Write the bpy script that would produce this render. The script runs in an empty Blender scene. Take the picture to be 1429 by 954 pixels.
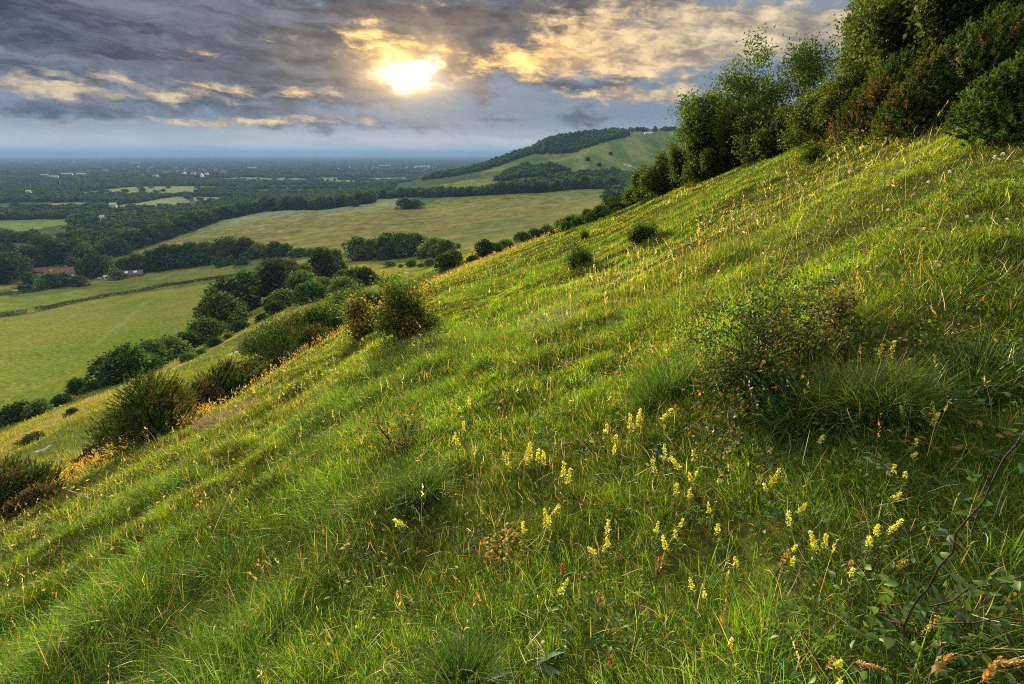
import bpy, math, random
import numpy as np
from mathutils import Vector, Matrix
random.seed(11)
RNG = np.random.default_rng(20240611)
S = bpy.context.scene
COL = S.collection
PI = math.pi
# ---------------------------------------------------------------- camera frame (eye at the origin, z = 0)
F = 714.5
PITCH = math.radians(20.1)
CP, SP = math.cos(PITCH), math.sin(PITCH)
EYE_H = 1.5

def ray(px, py):
    x = (px - 714.5) / F
    y = (477.0 - py) / F
    return x, CP + SP * y, -SP + CP * y

def azel(px, py):
    x, y, z = ray(px, py)
    return math.atan2(x, y), math.atan2(z, math.hypot(x, y))

# ---------------------------------------------------------------- numpy noise
def _hash(ix, iy, seed):
    h = (ix.astype(np.int64) * 374761393 + iy.astype(np.int64) * 668265263 + seed * 974711) & 0xFFFFFFFF
    h = ((h ^ (h >> 13)) * 1274126177) & 0xFFFFFFFF
    h = (h ^ (h >> 16)) & 0xFFFFFF
    return h / float(0xFFFFFF)

def vnoise(x, y, seed=0):
    x = np.asarray(x, float); y = np.asarray(y, float)
    ix = np.floor(x); iy = np.floor(y)
    fx = x - ix; fy = y - iy
    fx = fx * fx * fx * (fx * (fx * 6 - 15) + 10); fy = fy * fy * fy * (fy * (fy * 6 - 15) + 10)
    a = _hash(ix, iy, seed); b = _hash(ix + 1, iy, seed); c = _hash(ix, iy + 1, seed); d = _hash(ix + 1, iy + 1, seed)
    return (a * (1 - fx) + b * fx) * (1 - fy) + (c * (1 - fx) + d * fx) * fy

def fbm(x, y, seed=0, octv=3):
    s = 0.0; a = 0.5; t = 0.0
    for o in range(octv):
        s = s + a * vnoise(np.asarray(x) * 2 ** o + 17.3 * o, np.asarray(y) * 2 ** o - 9.1 * o, seed + o); t += a; a *= 0.5
    return s / t

def sstep(a, b, x):
    t = np.clip((np.asarray(x, float) - a) / (b - a), 0, 1)
    return t * t * (3 - 2 * t)

# ---------------------------------------------------------------- terrain
# brow of the near hill: photo direction of the brow and how far off it is (m)
BROW = [(-300, 850, 20), (0, 722, 21), (170, 628, 22), (330, 558, 25), (500, 452, 32), (600, 396, 42), (700, 355, 58), (790, 318, 68),
        (870, 287, 70), (940, 258, 50), (1000, 236, 38), (1130, 180, 32), (1220, 125, 30), (1429, 20, 28), (1800, -90, 28)]
_ph = []; _es = []; _rs = []
for px, py, rs in BROW:
    a, e = azel(px, py); _ph.append(a); _es.append(math.tan(e)); _rs.append(rs)
_ph = np.array(_ph); _es = np.array(_es); _rs = np.array(_rs, float)
_fine = np.linspace(-PI, PI, 721)
_e0 = np.interp(_fine, _ph, _es); _r0 = np.interp(_fine, _ph, _rs)
# behind the camera the slope simply carries on as a plane
_back = sstep(math.radians(62), math.radians(100), np.abs(_fine))
_e0 = _e0 * (1 - _back) + (0.42 * np.sin(_fine) - 0.12 * np.cos(_fine) - 0.1) * _back
_k = np.exp(-0.5 * (np.arange(-12, 13) / 4.0) ** 2); _k /= _k.sum()
_smooth = lambda v: np.convolve(np.pad(v, 12, mode='edge'), _k, 'valid')
_e0 = _smooth(_e0); _r0 = _smooth(_r0)
_g0 = _e0 + 2 * EYE_H / _r0
_q0 = EYE_H / _r0 ** 2

# the rest of the country: photo direction + distance, interpolated as slope over (azimuth, log distance)
FARPTS = [  # px, py, r
    (-250, 560, 190), (0, 660, 46), (0, 625, 62), (0, 590, 95), (0, 560, 150), (0, 500, 235), (0, 440, 390), (0, 400, 500), (0, 350, 720), (-250, 420, 430), (-250, 360, 700),
    (100, 610, 48), (100, 585, 62), (100, 550, 105), (150, 520, 140), (100, 470, 270), (80, 385, 540), (130, 420, 410),
    (200, 540, 66), (240, 510, 92), (330, 488, 88), (300, 460, 185), (250, 430, 300), (300, 390, 400), (180, 385, 520), (160, 357, 600), (200, 345, 620),
    (400, 440, 105), (400, 415, 170), (430, 385, 250), (330, 375, 440), (420, 352, 430),
    (480, 420, 105), (500, 400, 150), (470, 378, 250), (520, 375, 270), (560, 362, 300), (500, 345, 440), (560, 355, 360), (620, 350, 350), (620, 372, 170),
    (560, 405, 85), (640, 366, 100), (680, 352, 140), (740, 333, 170), (800, 312, 170), (700, 335, 300), (760, 322, 400), (640, 335, 420), (860, 290, 190), (850, 284, 420),
    (500, 310, 560), (500, 290, 720), (370, 300, 740), (300, 318, 690), (250, 335, 650), (420, 325, 560), (600, 285, 700), (600, 310, 540), (700, 275, 680), (700, 300, 520), (850, 268, 620), (800, 290, 500), (770, 275, 600),
    (570, 264, 1000), (620, 255, 1040), (700, 236, 1150), (700, 258, 900), (650, 248, 1050), (760, 206, 1300), (760, 225, 1130), (760, 245, 900), (860, 240, 960), (860, 210, 1180), (870, 186, 1420), (940, 184, 1400),
    (940, 215, 1100), (940, 250, 800), (800, 188, 1380), (720, 212, 1420), (690, 223, 1450), (640, 240, 1300), (600, 246, 1300), (1000, 186, 1350), (1000, 230, 900), (900, 182, 1450), (1100, 184, 1350), (1100, 230, 800), (1300, 186, 1350), (1300, 225, 800),
]
HID = [  # azimuth deg, r, z  (ground hidden behind the brow and outside the frame)
    (-75, 60, -36), (-75, 150, -72), (-75, 400, -86), (-75, 1000, -89), (-60, 1000, -89), (-45, 1500, -90), (-30, 1500, -90), (-20, 1300, -88), (-15, 1200, -84), (-10, 1800, -84), (-45, 3000, -90), (-20, 3000, -90), (0, 3000, -88), (20, 3500, -80), (50, 3500, -60), (75, 3500, -60),
    (-3, 1900, -60), (2, 2000, 0), (8, 2000, 50), (14, 2000, 62), (25, 2000, 70), (40, 2000, 75), (65, 2000, 75), (-40, 900, -89), (-30, 900, -87), (-25, 1050, -86),
    (0, 90, -17), (5, 110, -18), (10, 130, -17), (15, 120, -8), (20, 100, -4), (25, 90, 2), (12, 300, -48), (16, 400, -52), (20, 300, -40), (20, 550, -48), (30, 120, 8), (30, 300, -22), (30, 550, -45), (45, 100, 18), (45, 300, 20), (45, 600, 0), (65, 100, 35), (65, 300, 60), (65, 700, 60), (85, 100, 40), (85, 500, 60),
    (-100, 100, -55), (-100, 600, -88), (110, 100, 40), (110, 600, 70), (130, 3000, 70), (-120, 3000, -90),
]
_C = []; _V = []
for px, py, r in FARPTS:
    a, e = azel(px, py); _C.append((a, math.log(r))); _V.append(math.tan(e))
for ad, r, z in HID:
    _C.append((math.radians(ad), math.log(r))); _V.append(z / r)
for ad in (-75, -62, -51, -45, -38, -30, -22, -15, -8, 0, 8, 15, 22, 30, 40, 52, 70, 90):   # stay tangent to the near hill just past its brow
    a = math.radians(ad); g = np.interp(a, _fine, _g0); q = np.interp(a, _fine, _q0); rs = np.interp(a, _fine, _r0)
    for m in (0.9, 1.35):
        r = rs * m
        _C.append((a, math.log(r))); _V.append(g - EYE_H / r - q * r)
_C = np.array(_C) * np.array([2.2, 1.0]); _V = np.array(_V)
def _tps(d2):
    return 0.5 * d2 * np.log(d2 + 1e-12)
_n = len(_C)
_K = _tps(((_C[:, None] - _C[None]) ** 2).sum(-1)) + np.eye(_n) * 0.006
_P = np.c_[np.ones(_n), _C]
_W = np.linalg.solve(np.block([[_K, _P], [_P.T, np.zeros((3, 3))]]), np.r_[_V, 0, 0, 0])

def _rbf(a, lr):
    q = np.c_[a * 2.2, lr]
    out = np.empty(len(q))
    for i in range(0, len(q), 20000):
        c = q[i:i + 20000]
        out[i:i + 20000] = _tps(((c[:, None] - _C[None]) ** 2).sum(-1)) @ _W[:_n] + np.c_[np.ones(len(c)), c] @ _W[_n:]
    return out
# tabulate once, then look up bilinearly (fast)
_TA = np.radians(np.linspace(-125, 125, 501)); _TL = np.linspace(math.log(12), math.log(4200), 361)
_TE = _rbf(np.repeat(_TA, len(_TL)), np.tile(_TL, len(_TA))).reshape(len(_TA), len(_TL))

# rounded spurs running down the face of the far hill (foot, top, height, half width)
SPURS = [((60, 880), (290, 1290), 17, 62), ((190, 900), (400, 1290), -10, 60), ((-60, 1010), (110, 1330), 8, 55), ((330, 900), (480, 1280), 14, 60)]
def plain_z(x, y, r):
    z = -90 + 9 * (fbm(x / 2600, y / 2600, 5) - 0.5) * 2
    z = z + sstep(9000, 15000, r) * (28 + 30 * (fbm(x / 5000, y / 3000, 8) - 0.4))
    a = np.arctan2(x, y)
    ridge = sstep(21000, 27000, r) * (1 - sstep(29000, 34000, r))
    hump = np.clip(fbm(a * 9 + 3.0, r * 0, 21, 3) * 1.5 - 0.45, 0, 1) * sstep(0.35, -0.2, a)
    return z + ridge * (20 + 165 * hump)

def terrain(x, y):
    """height of the smooth ground"""
    x = np.atleast_1d(np.asarray(x, float)); y = np.atleast_1d(np.asarray(y, float))
    r = np.maximum(np.hypot(x, y), 1e-3); a = np.arctan2(x, y)
    g = np.interp(a, _fine, _g0); q = np.interp(a, _fine, _q0); rs = np.interp(a, _fine, _r0)
    rc = np.minimum(r, rs * 2.2)
    zn = r * g - EYE_H - q * rc * (2 * r - rc)
    fa = np.clip((a - _TA[0]) / (_TA[1] - _TA[0]), 0, len(_TA) - 1.001); fl = np.clip((np.log(r) - _TL[0]) / (_TL[1] - _TL[0]), 0, len(_TL) - 1.001)
    ia = fa.astype(int); il = fl.astype(int); ua = fa - ia; ul = fl - il
    e = (_TE[ia, il] * (1 - ua) + _TE[ia + 1, il] * ua) * (1 - ul) + (_TE[ia, il + 1] * (1 - ua) + _TE[ia + 1, il + 1] * ua) * ul
    zf = e * r
    w = sstep(0.95, 1.5, r / rs)
    z = zn * (1 - w) + zf * w
    for (ax, ay), (bx, by), hgt, wid in SPURS:
        ux, uy = bx - ax, by - ay; L2 = ux * ux + uy * uy; tt = ((x - ax) * ux + (y - ay) * uy) / L2
        dd = ((x - ax) * uy - (y - ay) * ux) / math.sqrt(L2)
        z = z + hgt * np.exp(-(dd / wid) ** 2) * sstep(-.25, .25, tt) * (1 - sstep(.8, 1.3, tt))
    wp = sstep(2300, 3300, r)
    z = z * (1 - wp) + plain_z(x, y, r) * wp
    return z

def micro(x, y):
    """tussocks, sheep terraces and hollows of the near turf, rough ground farther off"""
    x = np.atleast_1d(np.asarray(x, float)); y = np.atleast_1d(np.asarray(y, float))
    r = np.hypot(x, y)
    near = 1 - sstep(45, 90, r)
    t = 0.21 * (fbm(x / 1.25, y / 1.25, 31, 2) - 0.5) + 0.085 * (vnoise(x / 0.35, y / 0.35, 37) - 0.5)
    s = -0.94 * x + 0.34 * y + 1.2 * (fbm(x / 3.5, y / 3.5, 41, 2) - 0.5)
    left = sstep(0.5, -2.5, x + 0.12 * y)
    t = t + left * 0.11 * np.sin(s * 2 * PI / 1.45) * (0.4 + 0.6 * vnoise(x / 4, y / 4, 43))
    t = t * near + near * 0.35 * (fbm(x / 6.0, y / 6.0, 47, 2) - 0.5) * sstep(3, 9, r)
    mid = sstep(40, 120, r) * (1 - sstep(1500, 2500, r))
    return t + mid * 2.2 * (fbm(x / 38.0, y / 38.0, 51, 3) - 0.5)

def ground(x, y):
    return terrain(x, y) + micro(x, y)

def hit(px, py, rmin=0.6, rmax=30000):
    """where the view line through a photo pixel meets the ground"""
    dx, dy, dz = ray(px, py); h = math.hypot(dx, dy); dx /= h; dy /= h; e = dz / h
    rr = np.exp(np.linspace(math.log(rmin), math.log(rmax), 2600))
    d = e * rr - terrain(dx * rr, dy * rr)
    idx = np.nonzero(d < 0)[0]
    if len(idx) == 0: return None
    i = idx[0]
    if i == 0: r = rr[0]
    else:
        t = d[i - 1] / (d[i - 1] - d[i] + 1e-12); r = rr[i - 1] * (1 - t) + rr[i] * t
    return dx * r, dy * r, float(ground(dx * r, dy * r)[0])

def at(px, r, py=420):
    """a ground point at distance r in the direction of a photo column (taken at row py)"""
    dx, dy, dz = ray(px, py); h = math.hypot(dx, dy)
    x, y = dx / h * r, dy / h * r
    return x, y, float(ground(x, y)[0])
def pix(x, y, z):
    """where a point lands in the photograph (only for checking sizes)"""
    d = y * CP - z * SP
    return 714.5 + F * x / d, 477 - F * (y * SP + z * CP) / d

# ---------------------------------------------------------------- mesh helpers
def mesh_np(name, verts, faces, mat=None, cols=None, smooth=False, sizes=None):
    """verts (n,3); faces (m,k) array, or flat loop indices + sizes"""
    me = bpy.data.meshes.new(name)
    verts = np.asarray(verts, np.float32)
    if sizes is None:
        faces = np.asarray(faces, np.int32); sizes = np.full(len(faces), faces.shape[1], np.int32); flat = faces.ravel()
    else:
        flat = np.asarray(faces, np.int32); sizes = np.asarray(sizes, np.int32)
    me.vertices.add(len(verts)); me.vertices.foreach_set('co', verts.ravel())
    me.loops.add(len(flat)); me.loops.foreach_set('vertex_index', flat)
    me.polygons.add(len(sizes))
    st = np.zeros(len(sizes), np.int32); st[1:] = np.cumsum(sizes)[:-1]
    me.polygons.foreach_set('loop_start', st)
    try: me.polygons.foreach_set('loop_total', sizes)
    except Exception: pass
    if smooth: me.polygons.foreach_set('use_smooth', np.ones(len(sizes), bool))
    if cols is not None:
        cols = np.asarray(cols, np.float32)
        if cols.shape[1] == 3: cols = np.c_[cols, np.ones(len(cols), np.float32)]
        at_ = me.color_attributes.new('tint', 'FLOAT_COLOR', 'POINT'); at_.data.foreach_set('color', cols.ravel())
    me.update(calc_edges=True)
    if mat: me.materials.append(mat)
    return me

def link(name, me, parent=None, loc=None):
    o = bpy.data.objects.new(name, me); COL.objects.link(o)
    if parent is not None: o.parent = parent
    if loc is not None: o.location = loc
    return o
def tag(o, label=None, cat=None, group=None, kind=None):
    if label: o['label'] = label
    if cat: o['category'] = cat
    if group: o['group'] = group
    if kind: o['kind'] = kind
    return o
def empty(name, loc, label, cat, group=None, rz=0.0, sc=1.0):
    o = bpy.data.objects.new(name, None); COL.objects.link(o); o.location = loc; o.rotation_euler = (0, 0, rz); o.scale = (sc, sc, sc)
    o.empty_display_size = 0.2
    return tag(o, label, cat, group)
def copy_tree(o, parent=None):
    c = o.copy(); COL.objects.link(c); c.parent = parent
    for ch in list(o.children): copy_tree(ch, c)
    return c

class NT:
    """tiny node-tree writer"""
    def __init__(s, tree): s.t = tree; s.n = tree.nodes; s.l = tree.links
    def node(s, kind, **kw):
        n = s.n.new(kind)
        for k, v in kw.items(): setattr(n, k, v)
        return n
    def put(s, sock, v):
        if isinstance(v, bpy.types.NodeSocket): s.l.new(v, sock)
        elif isinstance(v, (tuple, list)):
            v = tuple(v)
            if len(v) == 3 and sock.type == 'RGBA': v = v + (1.0,)
            sock.default_value = v
        else: sock.default_value = v
    def math(s, op, a, b=None, c=None, clamp=False):
        n = s.node('ShaderNodeMath', operation=op, use_clamp=clamp)
        s.put(n.inputs[0], a)
        if b is not None: s.put(n.inputs[1], b)
        if c is not None: s.put(n.inputs[2], c)
        return n.outputs[0]
    def vmath(s, op, a, b=None):
        n = s.node('ShaderNodeVectorMath', operation=op)
        s.put(n.inputs[0], a)
        if b is not None: s.put(n.inputs[1], b)
        return n.outputs['Value'] if op in ('DOT_PRODUCT', 'LENGTH', 'DISTANCE') else n.outputs[0]
    def noise(s, vec, scale, detail=3, rough=0.5, dist=0.0, dim='3D'):
        n = s.node('ShaderNodeTexNoise', noise_dimensions=dim)
        s.put(n.inputs['Vector'], vec); n.inputs['Scale'].default_value = scale; n.inputs['Detail'].default_value = detail
        n.inputs['Roughness'].default_value = rough; n.inputs['Distortion'].default_value = dist
        return n.outputs[0]
    def ramp(s, v, a, b, c=0.0, d=1.0, kind='SMOOTHSTEP'):
        n = s.node('ShaderNodeMapRange', interpolation_type=kind)
        s.put(n.inputs[0], v); s.put(n.inputs[1], a); s.put(n.inputs[2], b); s.put(n.inputs[3], c); s.put(n.inputs[4], d)
        return n.outputs[0]
    def mix(s, f, a, b, mode='MIX'):
        n = s.node('ShaderNodeMix', data_type='RGBA', blend_type=mode)
        s.put(n.inputs[0], f); s.put(n.inputs[6], a); s.put(n.inputs[7], b)
        return n.outputs[2]
    def xyz(s, x, y, z):
        n = s.node('ShaderNodeCombineXYZ'); s.put(n.inputs[0], x); s.put(n.inputs[1], y); s.put(n.inputs[2], z); return n.outputs[0]
    def sep(s, v):
        n = s.node('ShaderNodeSeparateXYZ'); s.put(n.inputs[0], v); return n.outputs

def new_mat(name):
    m = bpy.data.materials.new(name); m.use_nodes = True; m.node_tree.nodes.clear()
    t = NT(m.node_tree); out = t.node('ShaderNodeOutputMaterial'); return m, t, out

def leaf_mat(name, trans=0.45, gloss=0.06, tintmul=(1, 1, 1), tr_tint=(1.15, 1.15, 0.55), obj_var=0.0, rough=0.45):
    """leaves and blades: diffuse + light shining through + a thin sheen; colour comes from each leaf's own tint"""
    m, t, out = new_mat(name)
    at_ = t.node('ShaderNodeAttribute', attribute_name='tint')
    col = t.mix(1.0, at_.outputs[0], tintmul, 'MULTIPLY')
    if obj_var:
        oi = t.node('ShaderNodeObjectInfo')
        hv = t.node('ShaderNodeHueSaturation')
        t.put(hv.inputs['Hue'], t.ramp(oi.outputs['Random'], 0, 1, 0.5 - 0.035 * obj_var, 0.5 + 0.03 * obj_var, 'LINEAR'))
        rnd2 = t.math('FRACT', t.math('MULTIPLY', oi.outputs['Random'], 7.31))
        t.put(hv.inputs['Value'], t.ramp(rnd2, 0, 1, 1 - 0.3 * obj_var, 1 + 0.35 * obj_var, 'LINEAR'))
        t.put(hv.inputs['Color'], col); col = hv.outputs[0]
    d = t.node('ShaderNodeBsdfDiffuse'); t.put(d.inputs['Color'], col)
    tr = t.node('ShaderNodeBsdfTranslucent'); t.put(tr.inputs['Color'], t.mix(1.0, col, tr_tint, 'MULTIPLY'))
    mx = t.node('ShaderNodeMixShader'); mx.inputs[0].default_value = trans
    t.l.new(d.outputs[0], mx.inputs[1]); t.l.new(tr.outputs[0], mx.inputs[2])
    g = t.node('ShaderNodeBsdfGlossy'); g.inputs['Roughness'].default_value = rough; g.inputs['Color'].default_value = (.75, .8, .55, 1)
    mg = t.node('ShaderNodeMixShader'); mg.inputs[0].default_value = gloss
    t.l.new(mx.outputs[0], mg.inputs[1]); t.l.new(g.outputs[0], mg.inputs[2]); t.l.new(mg.outputs[0], out.inputs[0])
    return m

def flat_mat(name, col, rough=0.8, noise=0.25, scale=6.0, spec=0.2):
    m, t, out = new_mat(name)
    geo = t.node('ShaderNodeTexCoord')
    n = t.noise(geo.outputs['Object'], scale, 4, 0.6)
    c = t.mix(t.ramp(n, 0.3, 0.7), tuple(v * (1 - noise) for v in col), tuple(min(1, v * (1 + noise)) for v in col))
    b = t.node('ShaderNodeBsdfPrincipled'); t.put(b.inputs['Base Color'], c); b.inputs['Roughness'].default_value = rough
    b.inputs['Specular IOR Level'].default_value = spec
    t.l.new(b.outputs[0], out.inputs[0]); return m
# ---------------------------------------------------------------- camera, sun, sky
cam = bpy.data.cameras.new('camera'); cam.sensor_width = 36; cam.lens = 36 * F / 1429.0; cam.clip_start = 0.05; cam.clip_end = 120000
camo = bpy.data.objects.new('camera', cam); COL.objects.link(camo); camo.location = (0, 0, 0)
camo.rotation_euler = (PI / 2 - PITCH, 0, 0); S.camera = camo

SUN_AZ, SUN_EL = azel(563, 107)
LAMP_EL = math.radians(10.5)
sl = bpy.data.lights.new('sun', 'SUN'); sl.energy = 5.0; sl.angle = math.radians(2.5); sl.color = (1.0, 0.84, 0.56)
so = bpy.data.objects.new('sun', sl); COL.objects.link(so)
sv = Vector((math.cos(LAMP_EL) * math.sin(SUN_AZ), math.cos(LAMP_EL) * math.cos(SUN_AZ), math.sin(LAMP_EL)))
so.rotation_euler = sv.to_track_quat('Z', 'Y').to_euler(); so.location = (-60, 300, 60)

S.view_settings.view_transform = 'Standard'; S.view_settings.look = 'None'; S.view_settings.gamma = 1.0
S.view_settings.exposure = 1.85
S.view_settings.use_curve_mapping = False
S.cycles.max_bounces = 6; S.cycles.diffuse_bounces = 3; S.cycles.glossy_bounces = 2; S.cycles.transmission_bounces = 4; S.cycles.volume_bounces = 0
S.cycles.use_denoising = False; S.cycles.filter_width = 1.05
S.cycles.sample_clamp_indirect = 6.0
try: S.cycles.denoising_prefilter = 'ACCURATE'
except Exception: pass

def build_world():
    w = bpy.data.worlds.new('World'); S.world = w; w.use_nodes = True
    w.node_tree.nodes.clear(); t = NT(w.node_tree)
    out = t.node('ShaderNodeOutputWorld')
    sky = t.node('ShaderNodeTexSky', sky_type='NISHITA'); sky.sun_disc = False
    sky.sun_elevation = LAMP_EL; sky.sun_rotation = SUN_AZ % (2 * PI); sky.air_density = 1.2; sky.dust_density = 2.0
    bg1 = t.node('ShaderNodeBackground'); t.l.new(sky.outputs[0], bg1.inputs[0]); bg1.inputs[1].default_value = 0.05
    d = t.node('ShaderNodeTexCoord').outputs['Generated']
    sx, sy, sz = t.sep(d)
    deg = 180 / PI
    az = t.math('MULTIPLY', t.math('ARCTAN2', sx, sy), deg)
    el = t.math('MULTIPLY', t.math('ARCSINE', sz), deg)
    # drifting warp so that no edge runs straight
    p0 = t.xyz(t.math('MULTIPLY', az, 0.16), t.math('MULTIPLY', el, 0.42), 3.1)
    wn = t.node('ShaderNodeTexNoise'); t.put(wn.inputs['Vector'], p0); wn.inputs['Scale'].default_value = 1.0; wn.inputs['Detail'].default_value = 5; wn.inputs['Roughness'].default_value = 0.6
    wr = t.sep(wn.outputs['Color'])
    azw = t.math('MULTIPLY_ADD', t.math('SUBTRACT', wr[0], 0.5), 6.5, az)
    elw = t.math('MULTIPLY_ADD', t.math('SUBTRACT', wr[1], 0.5), 2.6, el)
    def blob(paz, pel, saz, sel, warp=True):
        a = t.math('DIVIDE', t.math('SUBTRACT', azw if warp else az, paz), saz)
        e = t.math('DIVIDE', t.math('SUBTRACT', elw if warp else el, pel), sel)
        return t.math('EXPONENT', t.math('MULTIPLY', t.math('ADD', t.math('MULTIPLY', a, a), t.math('MULTIPLY', e, e)), -1.0))
    def pblob(px, py, wx, wy, warp=True):
        a, e = azel(px, py); a2, _ = azel(px + wx, py); _, e2 = azel(px, py - wy)
        return blob(a * deg, e * deg, abs(a2 - a) * deg, abs(e2 - e) * deg, warp)
    def total(lst):
        s = None
        for k, b in lst:
            v = t.math('MULTIPLY', b, k); s = v if s is None else t.math('ADD', s, v)
        return s
    # textures: long streaks, puffs, fine fibres
    elp = t.math('MULTIPLY_ADD', az, 0.075, elw)
    streak = t.noise(t.xyz(t.math('MULTIPLY', azw, 0.055), t.math('MULTIPLY', elp, 0.62), 1.0), 1.0, 7, 0.58)
    puff = t.noise(t.xyz(t.math('MULTIPLY', az, 0.20), t.math('MULTIPLY', t.math('MULTIPLY_ADD', az, 0.05, el), 0.40), 7.0), 1.0, 12, 0.60)
    fibre = t.noise(t.xyz(t.math('MULTIPLY', az, 0.40), t.math('MULTIPLY', elp, 1.25), 4.0), 1.0, 10, 0.64)
    # veil under the clouds: pale at the horizon, blue-grey higher
    veil = t.mix(t.ramp(el, -0.3, 3.4), (0.300, 0.290, 0.275), (0.062, 0.082, 0.106))
    veil = t.mix(t.math('MULTIPLY', t.ramp(streak, 0.42, 0.68), 0.55), veil, (0.092, 0.102, 0.130))
    veil = t.mix(t.math('MULTIPLY', t.ramp(fibre, 0.5, 0.75), t.math('MULTIPLY', t.ramp(el, 1.0, 4.5), 0.35)), veil, (0.14, 0.132, 0.13))
    # the dark deck
    dk = total([(1.15, pblob(180, 30, 370, 85)), (0.75, pblob(430, 95, 190, 55)), (1.8, pblob(640, 34, 130, 60)), (1.3, pblob(750, 20, 90, 45)), (0.8, pblob(560, 30, 90, 40)), (0.6, pblob(900, 5, 140, 26)), (0.5, pblob(960, 60, 40, 12)), (0.5, pblob(1010, 20, 60, 10)), (0.45, pblob(830, 65, 40, 12)),
                (0.62, pblob(850, 122, 120, 26)), (0.5, pblob(1130, 95, 130, 40)), (0.5, pblob(70, 150, 130, 18)), (0.45, pblob(330, 150, 160, 22)), (0.35, pblob(640, 170, 200, 20))])
    dk = t.math('ADD', dk, t.math('MULTIPLY', t.ramp(el, 13, 20), 0.5))
    deck = t.ramp(t.math('ADD', dk, t.math('MULTIPLY', t.math('SUBTRACT', puff, 0.5), 2.3)), 0.24, 0.70)
    deckcol = t.mix(t.ramp(t.math('ADD', t.math('MULTIPLY', fibre, 0.34), t.math('MULTIPLY', streak, 0.66)), 0.38, 0.68), (0.0080, 0.0110, 0.021), (0.064, 0.070, 0.089))
    # warm light in it, near the sun
    warm = total([(0.9, pblob(575, 70, 130, 62)), (0.8, pblob(900, 40, 230, 80)), (0.12, pblob(420, 100, 200, 50))])
    deckcol = t.mix(t.math('MULTIPLY', warm, 0.8, clamp=True), deckcol, t.mix(t.ramp(puff, 0.35, 0.65), (0.013, 0.011, 0.012), (0.125, 0.088, 0.050)))
    col = t.mix(deck, veil, deckcol)
    # bright lit breaks
    br = total([(0.95, pblob(500, 42, 60, 22)), (0.9, pblob(540, 75, 70, 20)), (1.1, pblob(880, 75, 170, 42)), (1.05, pblob(1000, 38, 190, 55)), (0.6, pblob(1130, 35, 110, 40)), (0.7, pblob(820, 20, 60, 30)), (0.8, pblob(740, 85, 90, 26)), (0.6, pblob(620, 5, 60, 12)),
                (0.85, pblob(130, 132, 190, 9)), (0.8, pblob(40, 120, 80, 13)), (0.85, pblob(420, 133, 60, 11)), (0.6, pblob(250, 125, 120, 12)), (0.75, pblob(200, 108, 130, 10)), (0.6, pblob(450, 166, 100, 8)), (0.7, pblob(330, 168, 110, 7)), (0.75, pblob(60, 168, 120, 9)), (0.55, pblob(240, 165, 100, 7)),
                (0.85, pblob(860, 136, 90, 10)), (0.7, pblob(960, 132, 90, 14)), (0.4, pblob(660, 175, 90, 8)), (0.7, pblob(290, 70, 60, 10)), (0.5, pblob(1150, 60, 60, 30))])
    lit = t.ramp(t.math('ADD', br, t.math('MULTIPLY', t.math('SUBTRACT', t.math('ADD', t.math('MULTIPLY', puff, 0.6), t.math('MULTIPLY', fibre, 0.5)), 0.55), 3.2)), 0.36, 1.30)
    nearsun = pblob(590, 92, 240, 75, False)
    litcol = t.mix(nearsun, (0.300, 0.240, 0.150), (0.85, 0.47, 0.115))
    litcol = t.mix(t.ramp(t.math('ADD', t.math('MULTIPLY', puff, 0.5), t.math('MULTIPLY', fibre, 0.5)), 0.38, 0.66), t.mix(1.0, litcol, (0.26, 0.27, 0.34), 'MULTIPLY'), litcol)
    col = t.mix(t.math('MULTIPLY', lit, 0.92), col, litcol)
    # the sun behind thin cloud: a ragged gap, its halo and the golden wash round it
    a0, e0 = SUN_AZ * deg, SUN_EL * deg
    rag = t.ramp(puff, 0.36, 0.62, 0.06, 1.6)
    core = t.math('MULTIPLY', t.math('ADD', t.math('ADD', pblob(577, 104, 21, 9), t.math('MULTIPLY', pblob(594, 94, 16, 9), 0.7)), t.math('ADD', t.math('MULTIPLY', pblob(562, 111, 11, 12, False), 1.0), t.math('MULTIPLY', pblob(570, 106, 50, 22), 0.07))), rag)
    wash = t.math('ADD', t.math('MULTIPLY', blob(a0 + 0.5, e0 + 0.4, 4.0, 2.3, False), 0.26), t.math('MULTIPLY', blob(a0, e0, 10.0, 5.0, False), 0.035))
    add = t.mix(1.0, t.xyz(wash, wash, wash), (1.0, 0.62, 0.20), 'MULTIPLY')
    col = t.mix(1.0, col, add, 'ADD')
    corec = t.mix(1.0, t.xyz(core, core, core), (5.0, 3.6, 1.9), 'MULTIPLY')
    col = t.mix(1.0, col, corec, 'ADD')
    # overhead, out of frame: brighter cloud added as fill light for the ground
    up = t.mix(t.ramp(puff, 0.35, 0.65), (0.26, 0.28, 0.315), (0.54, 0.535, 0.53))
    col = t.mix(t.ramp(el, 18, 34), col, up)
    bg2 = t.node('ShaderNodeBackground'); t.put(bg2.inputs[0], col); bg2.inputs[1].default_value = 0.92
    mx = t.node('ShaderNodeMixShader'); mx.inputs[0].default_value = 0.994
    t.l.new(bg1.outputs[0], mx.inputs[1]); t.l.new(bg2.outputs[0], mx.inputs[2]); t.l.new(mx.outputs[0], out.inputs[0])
    w.cycles.sampling_method = 'MANUAL'; w.cycles.sample_map_resolution = 1024
build_world()

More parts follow.
